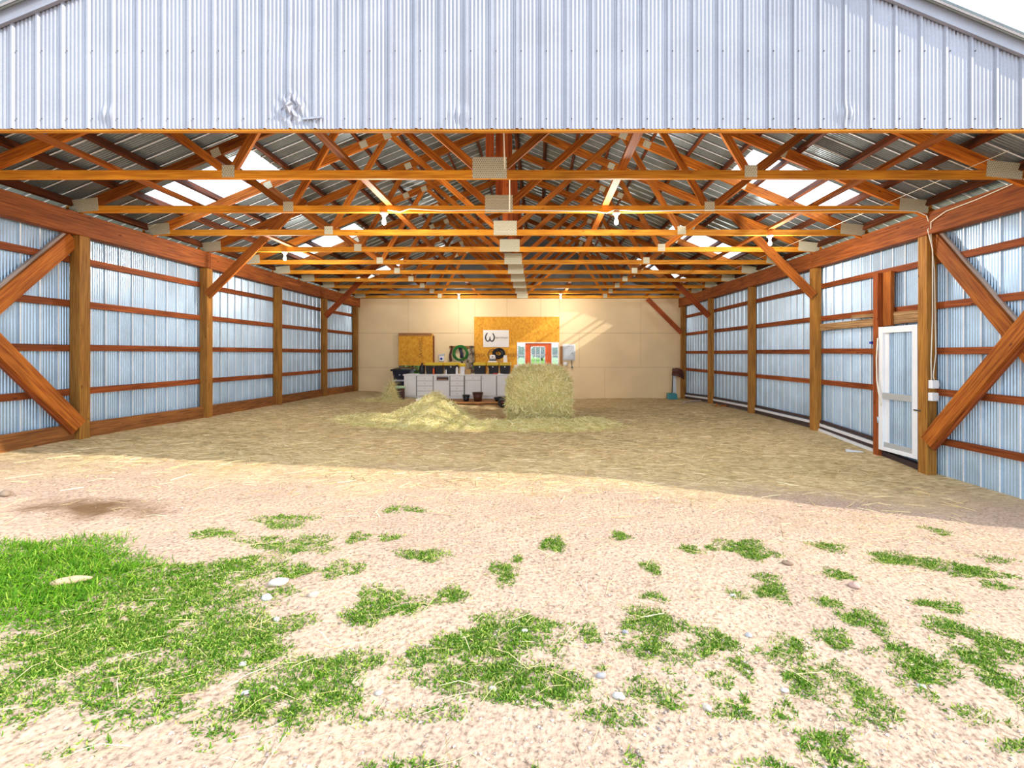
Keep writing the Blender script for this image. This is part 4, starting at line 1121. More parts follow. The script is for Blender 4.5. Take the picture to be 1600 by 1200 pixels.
# by the entrance
single('printer', B(wx(803.5, 15.6), wx(818.5, 15.6), 15.45, 15.9, gz(-.6, 15.6) + .0, wz(570.5, 15.6)), M_white, bevel=.02, label='white cabinet with a dark handle below the left sidelight', cat='cabinet')
r = empty('breaker_panel', (bx(888), YB - .05, bz(562)), label='grey electrical panel with pale surround right of the door', cat='electrical panel')
part('surround', B(bx(879.2), bx(898.8), YB - .012, YB - .001, bz(563), bz(538)), M_whiteframe, r)
part('box', B(bx(880), bx(896.5), YB - .09, YB - .013, bz(562.5), bz(540)), M_greypanel, r, bevel=.006)
part('door', B(bx(881.5), bx(895), YB - .1, YB - .0905, bz(561), bz(541.5)), M_greypanel, r, bevel=.004)
part('latch', B(bx(893), bx(894), YB - .106, YB - .1005, bz(553), bz(551)), M_screw, r)
single('meter_box', MB().lathe([(.085, 0), (.09, -.05), (.08, -.1), (.05, -.13), (0, -.135)], (bx(883.5), YB - .001, bz(568.5)), axis='y', n=20), M_white, label='round white box under the grey electrical panel', cat='meter')
r = empty('socket', (bx(893.5), YB - .02, bz(575)), label='small dark round socket on a conduit below electrical panel', cat='socket')
part('cup', MB().lathe([(.04, 0), (.045, -.05), (.03, -.07), (0, -.072)], (bx(893.5), YB - .002, bz(573.5)), axis='y', n=16), M_greypanel, r)
part('face', MB().lathe([(.022, 0), (0, -.004)], (bx(893.5), YB - .074, bz(573.5)), axis='y', n=14), M_black, r)
part('conduit', MB().tube([(bx(893.3), YB - .02, bz(571.5)), (bx(893.3), YB - .02, bz(563.3))], .012), M_screw, r)

# left of the workbench
r = empty('wheelie_bin', (-4.85, 15.72, gz(-4.8, 15.7)), label='dark wheelie bin with domed lid behind the left cabinet end', cat='bin')
zf = gz(-4.85, 15.7); y0, y1, x0, x1, h = 15.4, 15.95, -5.15, -4.52, 1.02 + (wz(574, 15.4) - gz(-4.85, 15.7) - 1.10)
part('tub', MB().hexa([(x0 + .08, y0 + .1, zf + .02), (x1 - .08, y0 + .1, zf + .02), (x1 - .08, y1 - .05, zf + .02), (x0 + .08, y1 - .05, zf + .02), (x0, y0, zf + h), (x1, y0, zf + h), (x1, y1, zf + h), (x0, y1, zf + h)]), M_navy, r, bevel=.03)
def lidf(u, v):
    return (x0 - .04 + (x1 - x0 + .30) * u, y0 - .04 + (y1 - y0 + .08) * v, zf + h + .012 + .075 * math.sin(math.pi * min(1, max(0, u))) ** .5 * math.sin(math.pi * (v * .8 + .1)))
part('lid', MB().grid(lidf, 16, 12), M_black, r)
r_l = part('rim', B(x0 - .05, x1 + .04, y0 - .05, y1 + .02, zf + h - .05, zf + h + .008), M_black, r, bevel=.01)
for xx in (x0 + .02, x1 - .06): part('wheel', MB().lathe([(.0, -.02), (.09, -.02), (.1, 0), (.09, .03), (.0, .03)], (xx, y1 - .02, zf + .1), axis='x', n=18), M_black, r)
part('printed_mark', B(-4.92, -4.86, y0 + .02, y0 + .026, zf + h - .20, zf + h - .12), M_whiteframe, r)
part('band', B(x0 + .02, x1 - .02, y0 + .01, y0 + .05, zf + h - .42, zf + h - .36), M_greypanel, r)

ys_, zs_ = 13.9, gz(-4.4, 13.9)
xs_ = wx(624, ys_); ht = wz(604, ys_) - zs_
r = empty('stool', (xs_, ys_, zs_), label='round mint green topped drum seat left of the deck', cat='stool')
part('seat', MB().lathe([(.0, ht - .05), (.19, ht - .05), (.205, ht - .03), (.2, ht), (.12, ht + .02), (0, ht + .025)], (xs_, ys_, zs_), n=28), M_mint, r)
part('drum', MB().lathe([(.15, .002), (.165, .05), (.165, ht - .07), (.15, ht - .051)], (xs_, ys_, zs_), n=24), M_brown, r)
for k in (.12, .3): part('hoop', MB().lathe([(.167, ht * k + .08), (.172, ht * k + .09), (.167, ht * k + .10)], (xs_, ys_, zs_), n=24, cap=False), M_darkrail, r)

# on the deck
def pail(px, top, bot, d, rtop, rbot, mm, name, lab, cat, z0=zdk):
    x = wx(px, d); h = wz(top, d) - z0
    r = empty(name, (x, d, z0), label=lab, cat=cat)
    part('body', MB().lathe([(0, .004), (rbot, .003), (rtop, h), (rtop - .015, h), (rbot - .015, .02), (0, .021)], (x, d, z0), n=24, cap=False), mm, r)
    part('rim', MB().tube([(x + (rtop + .008) * math.cos(t), d + (rtop + .008) * math.sin(t), z0 + h) for t in np.linspace(0, 2 * math.pi, 28, endpoint=False)], .014, closed=True), mm, r)
    part('handle', MB().tube([(x + (rtop + .01) * math.cos(t), d - .09 * math.sin(t) - .02, z0 + h - .03 - .08 * math.sin(t)) for t in np.linspace(0, math.pi, 16)], .006), M_screw, r)
pail(728.5, 617.5, 626, 14.05, .11, .085, M_black, 'bucket', 'small black bucket on the deck in front of the cabinets', 'bucket')
pail(746.5, 613.5, 627, 14.05, .16, .125, M_brown, 'pot', 'brown plastic pot on the deck, larger than the black bucket', 'pot')
x, y = wx(783, 14.1), 14.1
r = empty('feed_pan', (x, y, zdk), label='shallow dark rubber pan on the deck beside the bale', cat='pan')
part('pan', MB().lathe([(0, .003), (.18, .003), (.24, .10), (.225, .10), (.17, .02), (0, .02)], (x, y, zdk), n=26, cap=False), M_black, r)
part('rim', MB().tube([(x + .235 * math.cos(t), y + .235 * math.sin(t), zdk + .1) for t in np.linspace(0, 2 * math.pi, 28, endpoint=False)], .012, closed=True), M_black, r)
x, y, z = wx(785, 13.35), 13.4, gz(-1, 13.4)
r = empty('small_wheel', (x, y, z), label='small dark tyred wheel standing against the deck edge', cat='wheel')
part('tyre', MB().tube([(x + .10 * math.cos(t), y, z + .145 + .10 * math.sin(t)) for t in np.linspace(0, 2 * math.pi, 24, endpoint=False)], .045, closed=True, n=10), M_black, r)
part('hub', MB().lathe([(0, -.04), (.05, -.04), (.06, 0), (.05, .04), (0, .04)], (x, y, z + .145), axis='y', n=16), M_leather, r)
x, y = wx(661, 13.9), 13.85
r = empty('scoop', (x, y, zdk), label='white plastic scoop with dark handle behind the hay heap', cat='scoop')
part('bowl', MB().hexa([(x - .16, y - .12, zdk + .002), (x + .16, y - .12, zdk + .002), (x + .16, y + .12, zdk + .002), (x - .16, y + .12, zdk + .002), (x - .20, y - .15, zdk + .10), (x + .17, y - .14, zdk + .17), (x + .17, y + .14, zdk + .17), (x - .20, y + .15, zdk + .10)]), M_white, r, bevel=.02)
part('handle', MB().tube([(x + .12, y, zdk + .15), (x + .17, y, zdk + .22), (x + .23, y, zdk + .21), (x + .22, y, zdk + .13)], .018), M_leather, r)

# ------------------------------------------------------------------ right-hand corner tools
yk = 15.75
def kx(px): return wx(px, yk)
def kz(py): return wz(py, yk)
r = empty('dustpan', (kx(1048), yk, gz(5, yk)), label='teal long-handled dustpan by the far right corner post', cat='dustpan')
zf = gz(5, yk)
part('pan', MB().hexa([(kx(1042), yk - .15, zf + .002), (kx(1057), yk - .15, zf + .002), (kx(1057), yk + .1, zf + .002), (kx(1042), yk + .1, zf + .002), (kx(1042.5), yk - .12, zf + .20), (kx(1056.5), yk - .12, zf + .20), (kx(1056.5), yk + .1, zf + .22), (kx(1042.5), yk + .1, zf + .22)]), M_teal, r, bevel=.015)
part('handle', MB().tube([(kx(1050), yk, zf + .2), (kx(1051.5), yk + .05, zf + .7), (kx(1053), yk + .1, zf + 1.12)], .016), M_black, r)
single('leaning_sheet', MB().hexa([(kx(1052), yk + .12, zf + .20), (kx(1058.5), yk + .12, zf + .02), (kx(1058.5), yk + .15, zf + .02), (kx(1052), yk + .15, zf + .20), (kx(1053.5), yk + .2, kz(585)), (kx(1059), yk + .2, kz(584)), (kx(1059), yk + .23, kz(584)), (kx(1053.5), yk + .23, kz(585))]), M_pipe, label='pale narrow panel leaning behind the teal dustpan', cat='panel')
r = empty('leather_apron', (kx(1058), yk, kz(589)), label='brown leather apron slung round the far right corner post', cat='apron')
def apr(u, v):
    px = 1050.5 + 18 * u
    return (kx(px), yk + .02 - .10 * math.sin(u * 3.1) - .02 * math.sin(v * 6), kz(577 + 10 * v + 6 * u * u - 3 * math.sin(u * 3.14) * (1 - v)))
m = MB().grid(apr, 18, 8)
o = part('cloth', m, M_leather, r); so = o.modifiers.new('solid', 'SOLIDIFY'); so.thickness = .02
part('strap', MB().tube([(kx(1054), yk - .02, kz(578)), (kx(1056), yk - .03, kz(575.5)), (kx(1059), yk - .03, kz(577)), (kx(1064), yk - .05, kz(584)), (kx(1068), yk - .05, kz(589))], .022), M_leather, r)
x0, y0 = on_ground(1068, 630); x1, y1 = on_ground(1107, 626)
single('floor_batten', MB().beam((x0, y0, gz(x0, y0) + .025), (x1, y1, gz(x1, y1) + .03), .07, .045), M_greyboard, label='pale batten lying on the floor by the right wall', cat='batten')
x0, y0 = on_ground(1128, 635)
wc = MB()
for k in range(14):
    a = random.uniform(0, 6.28); L = random.uniform(.08, .26); xx, yy = x0 + random.uniform(-.3, .35), y0 + random.uniform(-.12, .12)
    wc.beam((xx, yy, gz(xx, yy) + .01), (xx + L * math.cos(a), yy + L * .5 * math.sin(a), gz(xx, yy) + random.uniform(.01, .12)), .04, .012)
single('wood_offcuts', wc, M_brace, label='scrap of splintered orange wood by the right wall', cat='wood scrap', kind='stuff')
x0, y0 = on_ground(1334, 706)
single('plastic_scrap', MB().hexa([(x0 - .14, y0 - .02, gz(x0, y0) + .004), (x0 + .12, y0 - .07, gz(x0, y0) + .004), (x0 + .14, y0 - .01, gz(x0, y0) + .004), (x0 - .1, y0 + .05, gz(x0, y0) + .004), (x0 - .16, y0 - .02, gz(x0, y0) + .05), (x0 + .12, y0 - .07, gz(x0, y0) + .012), (x0 + .14, y0 - .01, gz(x0, y0) + .012), (x0 - .1, y0 + .05, gz(x0, y0) + .04)]), M_pipe, label='small pale plastic scrap on the floor before side door', cat='scrap')

# ------------------------------------------------------------------ hay
def strands(name, P, D, Lr, wr, m, bend=0.25, parent=None, **k):
    """P: base points, D: unit directions, as bent ribbons of two quads"""
    N = len(P); L = rng.uniform(*Lr, N)[:, None]; w = rng.uniform(*wr, N)[:, None]
    R = rng.normal(size=(N, 3)); S = np.cross(D, R); S /= np.linalg.norm(S, axis=1, keepdims=True) + 1e-9
    Bn = np.cross(S, D) * bend
    a, b_, c = P, P + D * L * .5 + Bn * L * .3, P + D * L + Bn * L * .1 * rng.normal(size=(N, 1))
    V = np.stack([a - S * w, a + S * w, b_ - S * w, b_ + S * w, c - S * w * .6, c + S * w * .6], 1).reshape(-1, 3)
    i = np.arange(N)[:, None] * 6
    Fc = np.concatenate([i + np.array([0, 1, 3, 2]), i + np.array([2, 3, 5, 4])], 1).reshape(-1, 4)
    me = bpy.data.meshes.new(name)
    me.vertices.add(len(V)); me.vertices.foreach_set('co', V.astype(np.float32).ravel())
    nl = Fc.size; me.loops.add(nl); me.loops.foreach_set('vertex_index', Fc.astype(np.int32).ravel())
    me.polygons.add(len(Fc)); me.polygons.foreach_set('loop_start', np.arange(0, nl, 4, dtype=np.int32))
    try: me.polygons.foreach_set('loop_total', np.full(len(Fc), 4, np.int32))
    except Exception: pass
    me.materials.append(m); me.update(); me.validate()
    o = bpy.data.objects.new(name, me); col.objects.link(o)
    if parent: o.parent = parent; o.location = -wloc(parent)
    return tag(o, **k)


def unit(a): return a / (np.linalg.norm(a, axis=1, keepdims=True) + 1e-9)

# round bale, axis across the barn
BX, BY, BR, BL = 0.04, 10.42, 0.68, 1.44
BZ = gz(BX, BY) + BR - .04
bale = empty('round_hay_bale', (BX, BY, BZ - BR + .03), label='large round bale of green-yellow hay in middle of the floor', cat='hay bale')
def bale_pt(th, s, extra=0.0):
    """th angle round the axis, s in -1..1 across"""
    e = max(0, abs(s) - .45) / .55
    rr = BR * (1 - (.55 if math.sin(th) > 0 else .12) * e ** 1.9)
    w = 1 + .025 * math.sin(3 * th + 2 * s) + .018 * math.sin(7 * th - 5 * s) + .012 * math.sin(13 * th + 9 * s)
    rr = rr * w + extra
    flat = 1.0
    return Vector((BX + s * BL / 2 + .02 * math.sin(5 * th), BY + rr * math.cos(th), max(gz(BX, BY) - .02, BZ + rr * math.sin(th) * (1.02 if math.sin(th) > 0 else 1))))
mb = MB().grid(lambda u, v: bale_pt(u * 2 * math.pi, -1 + 2 * v), 72, 30, closed_u=True)
for (row, s) in ((0, -1), (30, 1)):
    base = row * 72; c = len(mb.v); mb.v.append((BX + s * BL / 2 * 1.03, BY, BZ))
    for k in range(72):
        k2 = (k + 1) % 72
        mb.face((base + k, base + k2, c) if s > 0 else (base + k2, base + k, c), smooth=True)
part('bale_body', mb, M_haybody, bale)
N = 34000
th = rng.uniform(0, 2 * np.pi, N); s = rng.uniform(-1.0, 1.0, N)
P = np.array([bale_pt(a, q, -.008) for a, q in zip(th, s)])
nrm = np.stack([np.zeros(N), np.cos(th), np.sin(th)], 1); tan = np.stack([np.zeros(N), -np.sin(th), np.cos(th)], 1)
ax = np.tile([1.0, 0, 0], (N, 1))
D = unit(tan * rng.normal(0, 1, (N, 1)) + ax * rng.normal(0, .55, (N, 1)) + nrm * np.abs(rng.normal(.0, .22, (N, 1))))
strands('hay_strands', P, D, (.05, .17), (.0022, .0055), M_hay, parent=bale, kind='stuff')
N = 5000
a = rng.uniform(0, 2 * np.pi, N); rr = np.sqrt(rng.uniform(0, 1, N)) * BR * np.where(np.sin(a) > 0, .40, .82); sd = rng.choice([-1, 1], N)
P = np.stack([BX + sd * BL / 2 * 1.01, BY + rr * np.cos(a), BZ + rr * np.sin(a)], 1)
D = unit(np.stack([sd * np.abs(rng.normal(.1, .2, N)), rng.normal(size=N), rng.normal(size=N)], 1))
strands('hay_strands', P, D, (.06, .18), (.0018, .0045), M_hay, parent=bale, kind='stuff')

# loose heap
HX, HY = -2.28, 9.85
def heap_h(x, y):
    x = np.asarray(x, float); y = np.asarray(y, float)
    q = np.sqrt(((x - HX) / 1.0) ** 2 + ((y - HY) / .95) ** 2)
    h = .66 * np.clip(1 - q, 0, 1) ** 1.15 + .10 * np.exp(-((x - HX + .4) ** 2 / .9 + (y - HY + .6) ** 2 / .3))
    h = h + .16 * np.exp(-(((x + 3.5) / .8) ** 2 + ((y - 9.6) / .5) ** 2)) * .6
    h = h + .03 * np.sin(x * 9 + y * 5) * np.sin(y * 11 - x * 3) * np.clip(1.3 - q, 0, 1)
    return np.maximum(h, 0) - .02
def apron_h(x, y):
    x = np.asarray(x, float); y = np.asarray(y, float)
    h = .17 * np.exp(-(((x - BX - .05) / 1.15) ** 2 + ((y - 9.55) / .42) ** 2)) + .10 * np.exp(-(((x + 1.1) / .7) ** 2 + ((y - 9.35) / .22) ** 2)) + .09 * np.exp(-(((x - 1.15) / .5) ** 2 + ((y - 10.1) / .6) ** 2))
    return h - .02 + .012 * np.sin(x * 13 + y * 9) * np.sin(y * 15)
def mound(name, fn, x0, x1, y0, y1, nx, ny, nst, lab, cat, Lr=(.07, .22)):
    root = empty(name, ((x0 + x1) / 2, (y0 + y1) / 2, gz((x0 + x1) / 2, (y0 + y1) / 2)), label=lab, cat=cat)
    mb = MB().grid(lambda u, v: (x0 + (x1 - x0) * u, y0 + (y1 - y0) * v, gz(x0 + (x1 - x0) * u, y0 + (y1 - y0) * v) + float(fn(x0 + (x1 - x0) * u, y0 + (y1 - y0) * v))), nx, ny)
    part('hay_core', mb, M_haybody, root)
    xs = rng.uniform(x0, x1, nst * 2); ys = rng.uniform(y0, y1, nst * 2); h = fn(xs, ys)
    keep = rng.uniform(0, 1, nst * 2) < np.clip((h + .015) * 9, .0, 1); xs, ys, h = xs[keep], ys[keep], h[keep]
    e = .02; gx = (fn(xs + e, ys) - fn(xs - e, ys)) / (2 * e); gy = (fn(xs, ys + e) - fn(xs, ys - e)) / (2 * e)
    n_ = unit(np.stack([-gx, -gy, np.ones(len(xs))], 1)); r = rng.normal(size=(len(xs), 3)); t = unit(np.cross(n_, r))
    D = unit(t + n_ * np.abs(rng.normal(0, .22, (len(xs), 1))))
    P = np.stack([xs, ys, gz_arr(xs, ys) + h], 1)
    strands('hay_strands', P, D, Lr, (.0018, .0045), M_hay, parent=root, kind='stuff')
mound('hay_heap', heap_h, -4.4, -.9, 8.6, 11.0, 70, 50, 22000, 'loose cone of hay heaped left of the round bale', 'hay heap')
mound('hay_litter', apron_h, -2.0, 2.1, 8.7, 11.2, 70, 45, 14000, 'loose hay spilled round the foot of the round bale', 'loose hay')
# tuft hanging on the stool side
HX2, HY2 = wx(611, 13.5), 13.5
def tuft_h(x, y): return .50 * np.exp(-(((np.asarray(x) - HX2) / .13) ** 2 + ((np.asarray(y) - HY2) / .25) ** 2) ** 1.2) + .03 * np.exp(-(((np.asarray(x) - HX2 + .1) / .7) ** 2 + ((np.asarray(y) - HY2 + .4) / .6) ** 2)) - .02
mound('hay_tuft', tuft_h, HX2 - 1.0, HX2 + .5, HY2 - 1.0, HY2 + .5, 40, 40, 6000, 'upright tuft of dry hay beside the mint green stool', 'hay tuft', Lr=(.10, .35))

# straw lying over the floor
def litter(n, x0, x1, y0, y1, Lr, wr, m, dens=None):
    xs = rng.uniform(x0, x1, n); ys = rng.uniform(y0, y1, n)
    if dens is not None: k = rng.uniform(0, 1, n) < dens(xs, ys); xs, ys = xs[k], ys[k]
    a = rng.normal(0.0, .9, len(xs)) + np.where(rng.uniform(size=len(xs)) < .5, 0, np.pi)
    D = unit(np.stack([np.cos(a), np.sin(a), rng.normal(.03, .06, len(xs))], 1))
    P = np.stack([xs, ys, gz_arr(xs, ys) + .004], 1)
    return P, D
def dz_in(x, y):
    g = .5 + .5 * np.sin(x * 1.3 + 2 * np.sin(y * .9)) * np.sin(y * 1.1 + x * .5)
    return np.clip(.15 + .6 * np.exp(-((x + 1.5) / 4.0) ** 2) * (.5 + .5 * g), 0, 1) * np.clip((y - 4.2) / 1.4, 0.05, 1)
P, D = litter(30000, -6.3, 5.1, 3.8, 13.3, None, None, None, dz_in)
strands('straw_litter', P, D, (.06, .30), (.0016, .0042), M_straw, bend=.15, label='dry straw stalks littering the barn floor', cat='straw', kind='stuff')
def dz_out(x, y): return .25 + .95 * np.exp(-((x - 3.5) / 1.2) ** 2 - ((y - 3.9) / .6) ** 2) + .35 * np.exp(-((x + 1.0) / 1.2) ** 2 - ((y - 2.1) / .4) ** 2)
P, D = litter(8000, -4.8, 4.4, 1.4, 4.6, None, None, None, dz_out)
strands('straw_wisps', P, D, (.05, .24), (.0007, .0017), M_straw, bend=.45, label='thin straw wisps scattered on the dirt in front', cat='straw', kind='stuff')

# ------------------------------------------------------------------ grass
TALL = [(30, 890, 60, 20, 1), (110, 870, 50, 16, 1), (40, 930, 70, 22, 1), (55, 868, 130, 34, 1), (70, 910, 150, 48, 1), (40, 950, 110, 40, 1), (150, 895, 60, 20, .7), (190, 880, 60, 18, .5)]
SHORT = [(90, 1020, 170, 110, .45), (250, 960, 170, 60, .45), (270, 905, 120, 30, .8), (280, 925, 130, 35, .8), (200, 985, 90, 30, .8), (170, 1010, 90, 30, .8), (60, 1010, 110, 40, .6), (70, 1080, 130, 40, .45),
         (380, 885, 38, 16, .9), (330, 930, 40, 18, .8), (445, 815, 42, 12, .8), (335, 834, 34, 8, .7), (475, 852, 48, 16, .6), (420, 848, 50, 12, .4), (400, 880, 55, 15, .7), (390, 985, 75, 32, 1), (340, 1025, 85, 45, .8), (280, 1050, 50, 40, .5), (495, 1065, 85, 55, 1),
         (592, 945, 48, 32, 1), (640, 945, 35, 14, .6), (535, 890, 30, 14, .9), (460, 893, 28, 12, .9), (435, 925, 22, 13, .7), (630, 796, 34, 5, .8), (665, 868, 44, 10, .8), (610, 840, 20, 6, .5), (560, 840, 18, 8, .7), (865, 850, 19, 12, 1), (792, 898, 20, 18, 1), (808, 874, 9, 6, .9), (775, 888, 15, 10, .5),
         (706, 930, 26, 14, .8), (800, 975, 70, 18, 1), (770, 1000, 70, 28, 1), (700, 1015, 45, 25, .8), (860, 1000, 35, 22, .5), (790, 1068, 112, 34, .9), (730, 1050, 50, 25, .7), (870, 1080, 40, 22, .6), (650, 1030, 35, 18, .5), (640, 1060, 40, 16, .4), (970, 838, 15, 7, .8), (1017, 887, 16, 10, 1),
         (1022, 934, 20, 8, .9), (1020, 970, 50, 22, 1), (1000, 1008, 48, 18, .7), (1040, 1025, 40, 16, .6), (915, 990, 24, 15, .7), (938, 1043, 10, 7, .8), (1078, 858, 18, 7, 1), (1110, 857, 8, 4, .9), (1162, 858, 42, 14, 1), (1190, 866, 30, 7, .8), (1205, 925, 26, 14, 1), (1200, 905, 22, 10, .7), (1152, 930, 18, 8, .9),
         (1293, 943, 26, 9, 1), (1310, 898, 24, 8, .8), (1115, 1000, 34, 20, 1), (1090, 1015, 25, 14, .7), (1155, 1040, 20, 15, .8), (1225, 1025, 45, 16, .7), (1300, 997, 30, 16, 1), (1235, 1005, 30, 14, .7), (1350, 970, 34, 18, 1), (1410, 1015, 25, 22, 1), (1430, 1045, 40, 22, .8), (1475, 1035, 22, 14, .6), (1470, 947, 36, 9, .9),
         (1480, 978, 40, 12, .8), (1475, 990, 14, 6, .8), (1560, 1008, 46, 26, 1), (1585, 1080, 40, 36, .9), (1530, 1040, 20, 10, .4), (1265, 1068, 46, 18, .7), (1335, 1080, 45, 16, .8), (1375, 1108, 40, 16, .7), (1125, 1062, 26, 14, .8), (1140, 1110, 40, 18, .7), (1215, 1122, 18, 12, .8), (1165, 1093, 9, 8, .8), (1530, 1122, 40, 16, .9),
         (1410, 875, 52, 10, 1), (1480, 885, 40, 8, .8), (1530, 895, 45, 9, .9), (1555, 915, 25, 8, .7), (1465, 830, 18, 6, .8), (1295, 855, 26, 8, .6), (1560, 875, 25, 6, .6), (960, 1122, 50, 20, .8), (1350, 1125, 40, 14, .5), (700, 1112, 40, 16, .5), (560, 1120, 40, 20, .5), (420, 1110, 60, 24, .4), (240, 1110, 120, 30, .4)]
for k in range(70):
    SHORT.append((random.uniform(0, 1600), random.uniform(1000, 1230), random.uniform(10, 55), random.uniform(8, 24), random.uniform(.3, .9)))


def patch_points(lst, per):
    XS, YS = [], []
    for (px, py, rx, ry, de) in lst:
        x, y = on_ground(px, py); _, ya = on_ground(px, py - ry); _, yb = on_ground(px, min(py + ry, 1300))
        ax_, ay_ = rx * y / F, max((ya - yb) / 2, .02)
        n_ = int(per * math.pi * ax_ * ay_ * de)
        a = rng.uniform(0, 2 * np.pi, n_); q = np.sqrt(rng.uniform(0, 1, n_)) * rng.uniform(.75, 1.15, n_)
        lump = 1 + .22 * np.sin(3 * a + px) + .15 * np.sin(5 * a + py)
        xs = x + ax_ * q * lump * np.cos(a); ys = y + ay_ * q * lump * np.sin(a)
        nz_ = np.sin(xs * 37 + 3 * np.sin(ys * 23)) * np.sin(ys * 41 + 2 * np.sin(xs * 19))
        k = (nz_ > -.55 + (1 - de) * .5) | (rng.uniform(0, 1, n_) < .15)
        XS.append(xs[k]); YS.append(ys[k])
    return np.concatenate(XS), np.concatenate(YS)


xs, ys = patch_points(SHORT, 30000)
N = len(xs)
P = np.stack([xs, ys, gz_arr(xs, ys) - .002], 1)
D = unit(np.stack([rng.normal(0, .9, N), rng.normal(0, .9, N), np.abs(rng.normal(.55, .35, N))], 1))
strands('patchy_grass', P, D, (.007, .028), (.0014, .0034), M_grass, bend=.5, label='short patchy green grass growing in the front dirt', cat='grass', kind='stuff')
print('short grass', N)
xs, ys = patch_points(TALL, 7000)
N = len(xs)
P = np.stack([xs, ys, gz_arr(xs, ys) - .002], 1)
D = unit(np.stack([rng.normal(.1, .9, N), rng.normal(0, .9, N), np.abs(rng.normal(.9, .35, N))], 1))
strands('lush_grass', P, D, (.02, .075), (.0013, .0032), M_lush, bend=.5, label='taller lush green grass at the left edge', cat='grass', kind='stuff')
print('tall grass', N)

# ------------------------------------------------------------------ gravel and stones
def stone_mesh(seed, r=(1, .75, .55)):
    rr = random.Random(seed); mb = MB(); ph = [rr.uniform(0, 6) for _ in range(6)]
    def fn(u, v):
        t, p = u * 2 * math.pi, (v - .5) * math.pi
        k = 1 + .10 * math.sin(2 * t + ph[0]) + .08 * math.sin(3 * t + ph[1] + 2 * p) + .06 * math.sin(4 * p + ph[2])
        return (r[0] * k * math.cos(p) * math.cos(t), r[1] * k * math.cos(p) * math.sin(t), r[2] * k * math.sin(p))
    return mb.grid(fn, 14, 8, closed_u=True)
STN = [(1335, 915, 9, (.62, .40, .33), 'pinkish oval stone on the dirt at right, largest of the stones'), (939, 1056, 8, (.42, .40, .42), 'smooth grey stone below the centre grass patch'),
       (592, 1083, 7, (.55, .50, .46), 'pale grey stone left of the lower centre grass'), (967, 1088, 9, (.66, .60, .54), 'flat pale stone right of the lower centre grass'), (1226, 1078, 6, (.68, .64, .60), 'small whitish stone among the right-hand grass'),
       (1105, 1106, 8, (.70, .60, .50), 'sandy coloured stone near the bottom edge, right of centre'), (1170, 992, 6, (.50, .50, .52), 'blue grey pebble beside the grass right of centre'), (417, 934, 9, (.68, .64, .60), 'white stone at the edge of the left grass'),
       (435, 912, 13, (.72, .63, .55), 'wide flat pale stone above the left grass edge'), (1230, 880, 8, (.34, .22, .15), 'brown clod of earth below the right grass strip'), (110, 912, 24, (.66, .46, .28), 'long sandy rock lying in the lush grass'),
       (432, 968, 6, (.68, .64, .60), 'small white stone beside the left middle grass'), (977, 987, 5, (.40, .38, .40), 'dark grey pebble left of the centre right grass'), (770, 1076, 6, (.80, .72, .60), 'cream pebble inside the lower centre grass patch'),
       (1440, 1072, 6, (.68, .64, .60), 'off-white pebble at the foot of the right grass'), (490, 930, 9, (.60, .50, .40), 'tan stone on bare dirt beside the left grass'), (8, 772, 9, (.36, .26, .18), 'brown clod at the left edge under the wall'), (820, 985, 5, (.78, .68, .55), 'beige pebble in the upper centre grass patch'),
       (384, 1082, 6, (.66, .62, .60), 'light grey pebble near lower left grass'), (380, 1037, 6, (.68, .64, .60), 'white pebble right of the bare dirt spot'), (1145, 930, 5, (.68, .64, .60), 'white pebble in small grass tuft right of centre')]
for i, (px, py, r, c, lab) in enumerate(STN):
    x, y = on_ground(px, py + 2); s_ = r * y / F
    m = stone_mesh(i, (1, random.uniform(.6, .8), random.uniform(.45, .6))); mm = mat('stone_%d' % i, tuple(q * .8 for q in c), .85, var=.15, scale=30, bump=.3)
    me = m.mesh('stone', mm); o = bpy.data.objects.new('stone', me); col.objects.link(o)
    o.location = (x, y, gz(x, y) + s_ * .3); o.scale = (s_, s_, s_); o.rotation_euler = (0, 0, random.uniform(-.6, .6))
    if px == 110: o.scale = (s_ * 1.1, s_ * .5, s_ * .5)
    tag(o, lab, 'stone', 'loose stones on the front dirt')
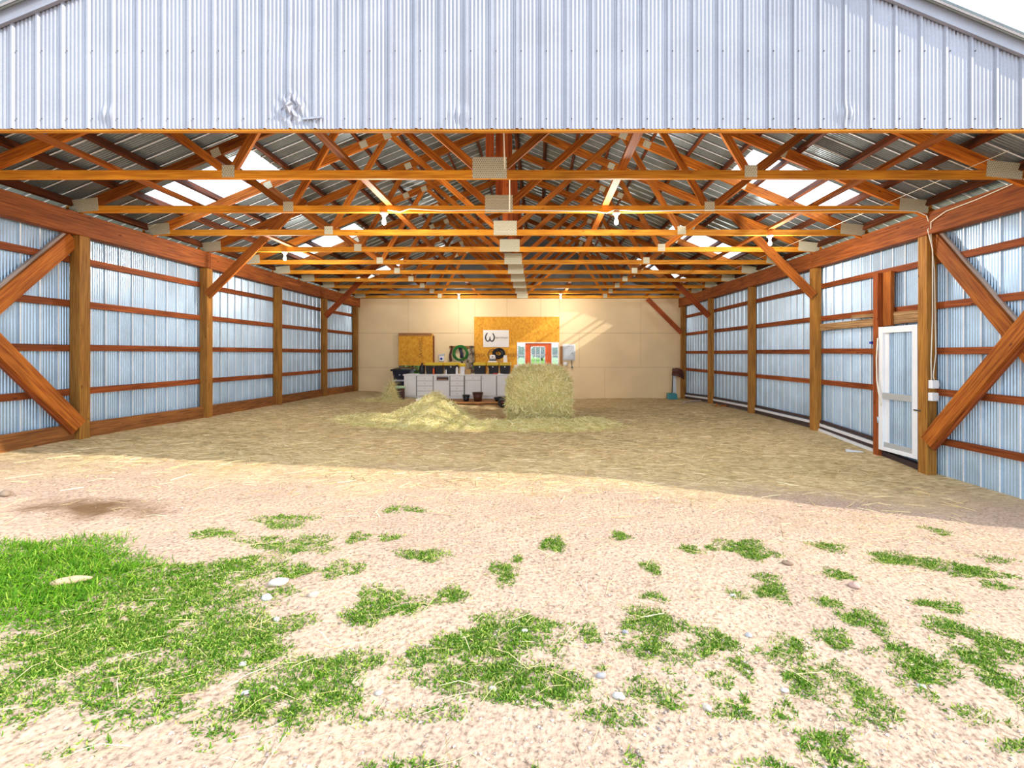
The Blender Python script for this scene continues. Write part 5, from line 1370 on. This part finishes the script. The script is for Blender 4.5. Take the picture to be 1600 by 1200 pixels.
def gravel():
    N = 11000
    ys = 1.45 + 3.6 * rng.uniform(0, 1, N) ** 1.3; xs = rng.uniform(-1, 1, N) * ys * 1.25 + .1
    k = rng.uniform(0, 1, N) < np.clip(.25 + .9 * np.exp(-((xs - .7) / 1.6) ** 2), 0, 1); xs, ys = xs[k], ys[k]; k = (xs > -6) & (xs < 5.2); xs, ys = xs[k], ys[k]; N = len(xs)
    r = np.minimum(rng.gamma(2.0, .0018, N) + .0015, .010)
    base = np.array([[1, 0, 0], [-1, 0, 0], [0, 1, 0], [0, -1, 0], [0, 0, .7], [0, 0, -.7]], float)
    tri = np.array([[0, 2, 4], [2, 1, 4], [1, 3, 4], [3, 0, 4], [2, 0, 5], [1, 2, 5], [3, 1, 5], [0, 3, 5]])
    a = rng.uniform(0, 6.28, N); ca, sa = np.cos(a), np.sin(a)
    V = base[None] * (r[:, None, None] * rng.uniform(.6, 1.3, (N, 6, 1)))
    X = V[..., 0] * ca[:, None] - V[..., 1] * sa[:, None] + xs[:, None]; Y = V[..., 0] * sa[:, None] + V[..., 1] * ca[:, None] + ys[:, None]; Z = V[..., 2] + (gz_arr(xs, ys) + r * .25)[:, None]
    V = np.stack([X, Y, Z], -1).reshape(-1, 3); Fc = (tri[None] + (np.arange(N) * 6)[:, None, None]).reshape(-1, 3)
    me = bpy.data.meshes.new('gravel'); me.from_pydata(V.tolist(), [], Fc.tolist()); me.materials.append(M_gravel)
    o = bpy.data.objects.new('gravel', me); col.objects.link(o); tag(o, 'fine gravel scattered over the pale front dirt', 'gravel', kind='stuff')
gravel()

# ------------------------------------------------------------------ trees seen through the back windows
def tree(x, y, h, w, seed, lab):
    r = empty('tree', (x, y, .0), label=lab, cat='tree', group='trees beyond the back field')
    part('trunk', MB().tube([(x, y, -.2), (x + .1, y, h * .4), (x, y, h * .8)], [.22, .16, .05], n=8), M_trunk, r)
    N = 5000; g = np.random.default_rng(seed)
    d = unit(g.normal(size=(N, 3))); q = g.uniform(.5, 1, N)[:, None] ** .5
    P = np.array([x, y, h * .58]) + d * q * np.array([w, w, h * .42]) * (1 + .2 * np.sin(d[:, :1] * 9 + seed) * np.cos(d[:, 2:] * 8))
    D = unit(g.normal(size=(N, 3)))
    strands('crown', P, D, (.25, .5), (.07, .14), M_leaf, parent=r, kind='stuff')
tree(-5.2, 96, 3.3, 3.0, 1, 'bushy green tree seen through left sidelight'); tree(1.0, 104, 3.9, 2.6, 2, 'broad green tree seen through the orange door window'); tree(5.6, 98, 3.2, 2.6, 3, 'low green tree seen through right sidelight')
tree(-8.6, 30, 1.5, 2.0, 4, 'green tree seen under the strand board shutter')
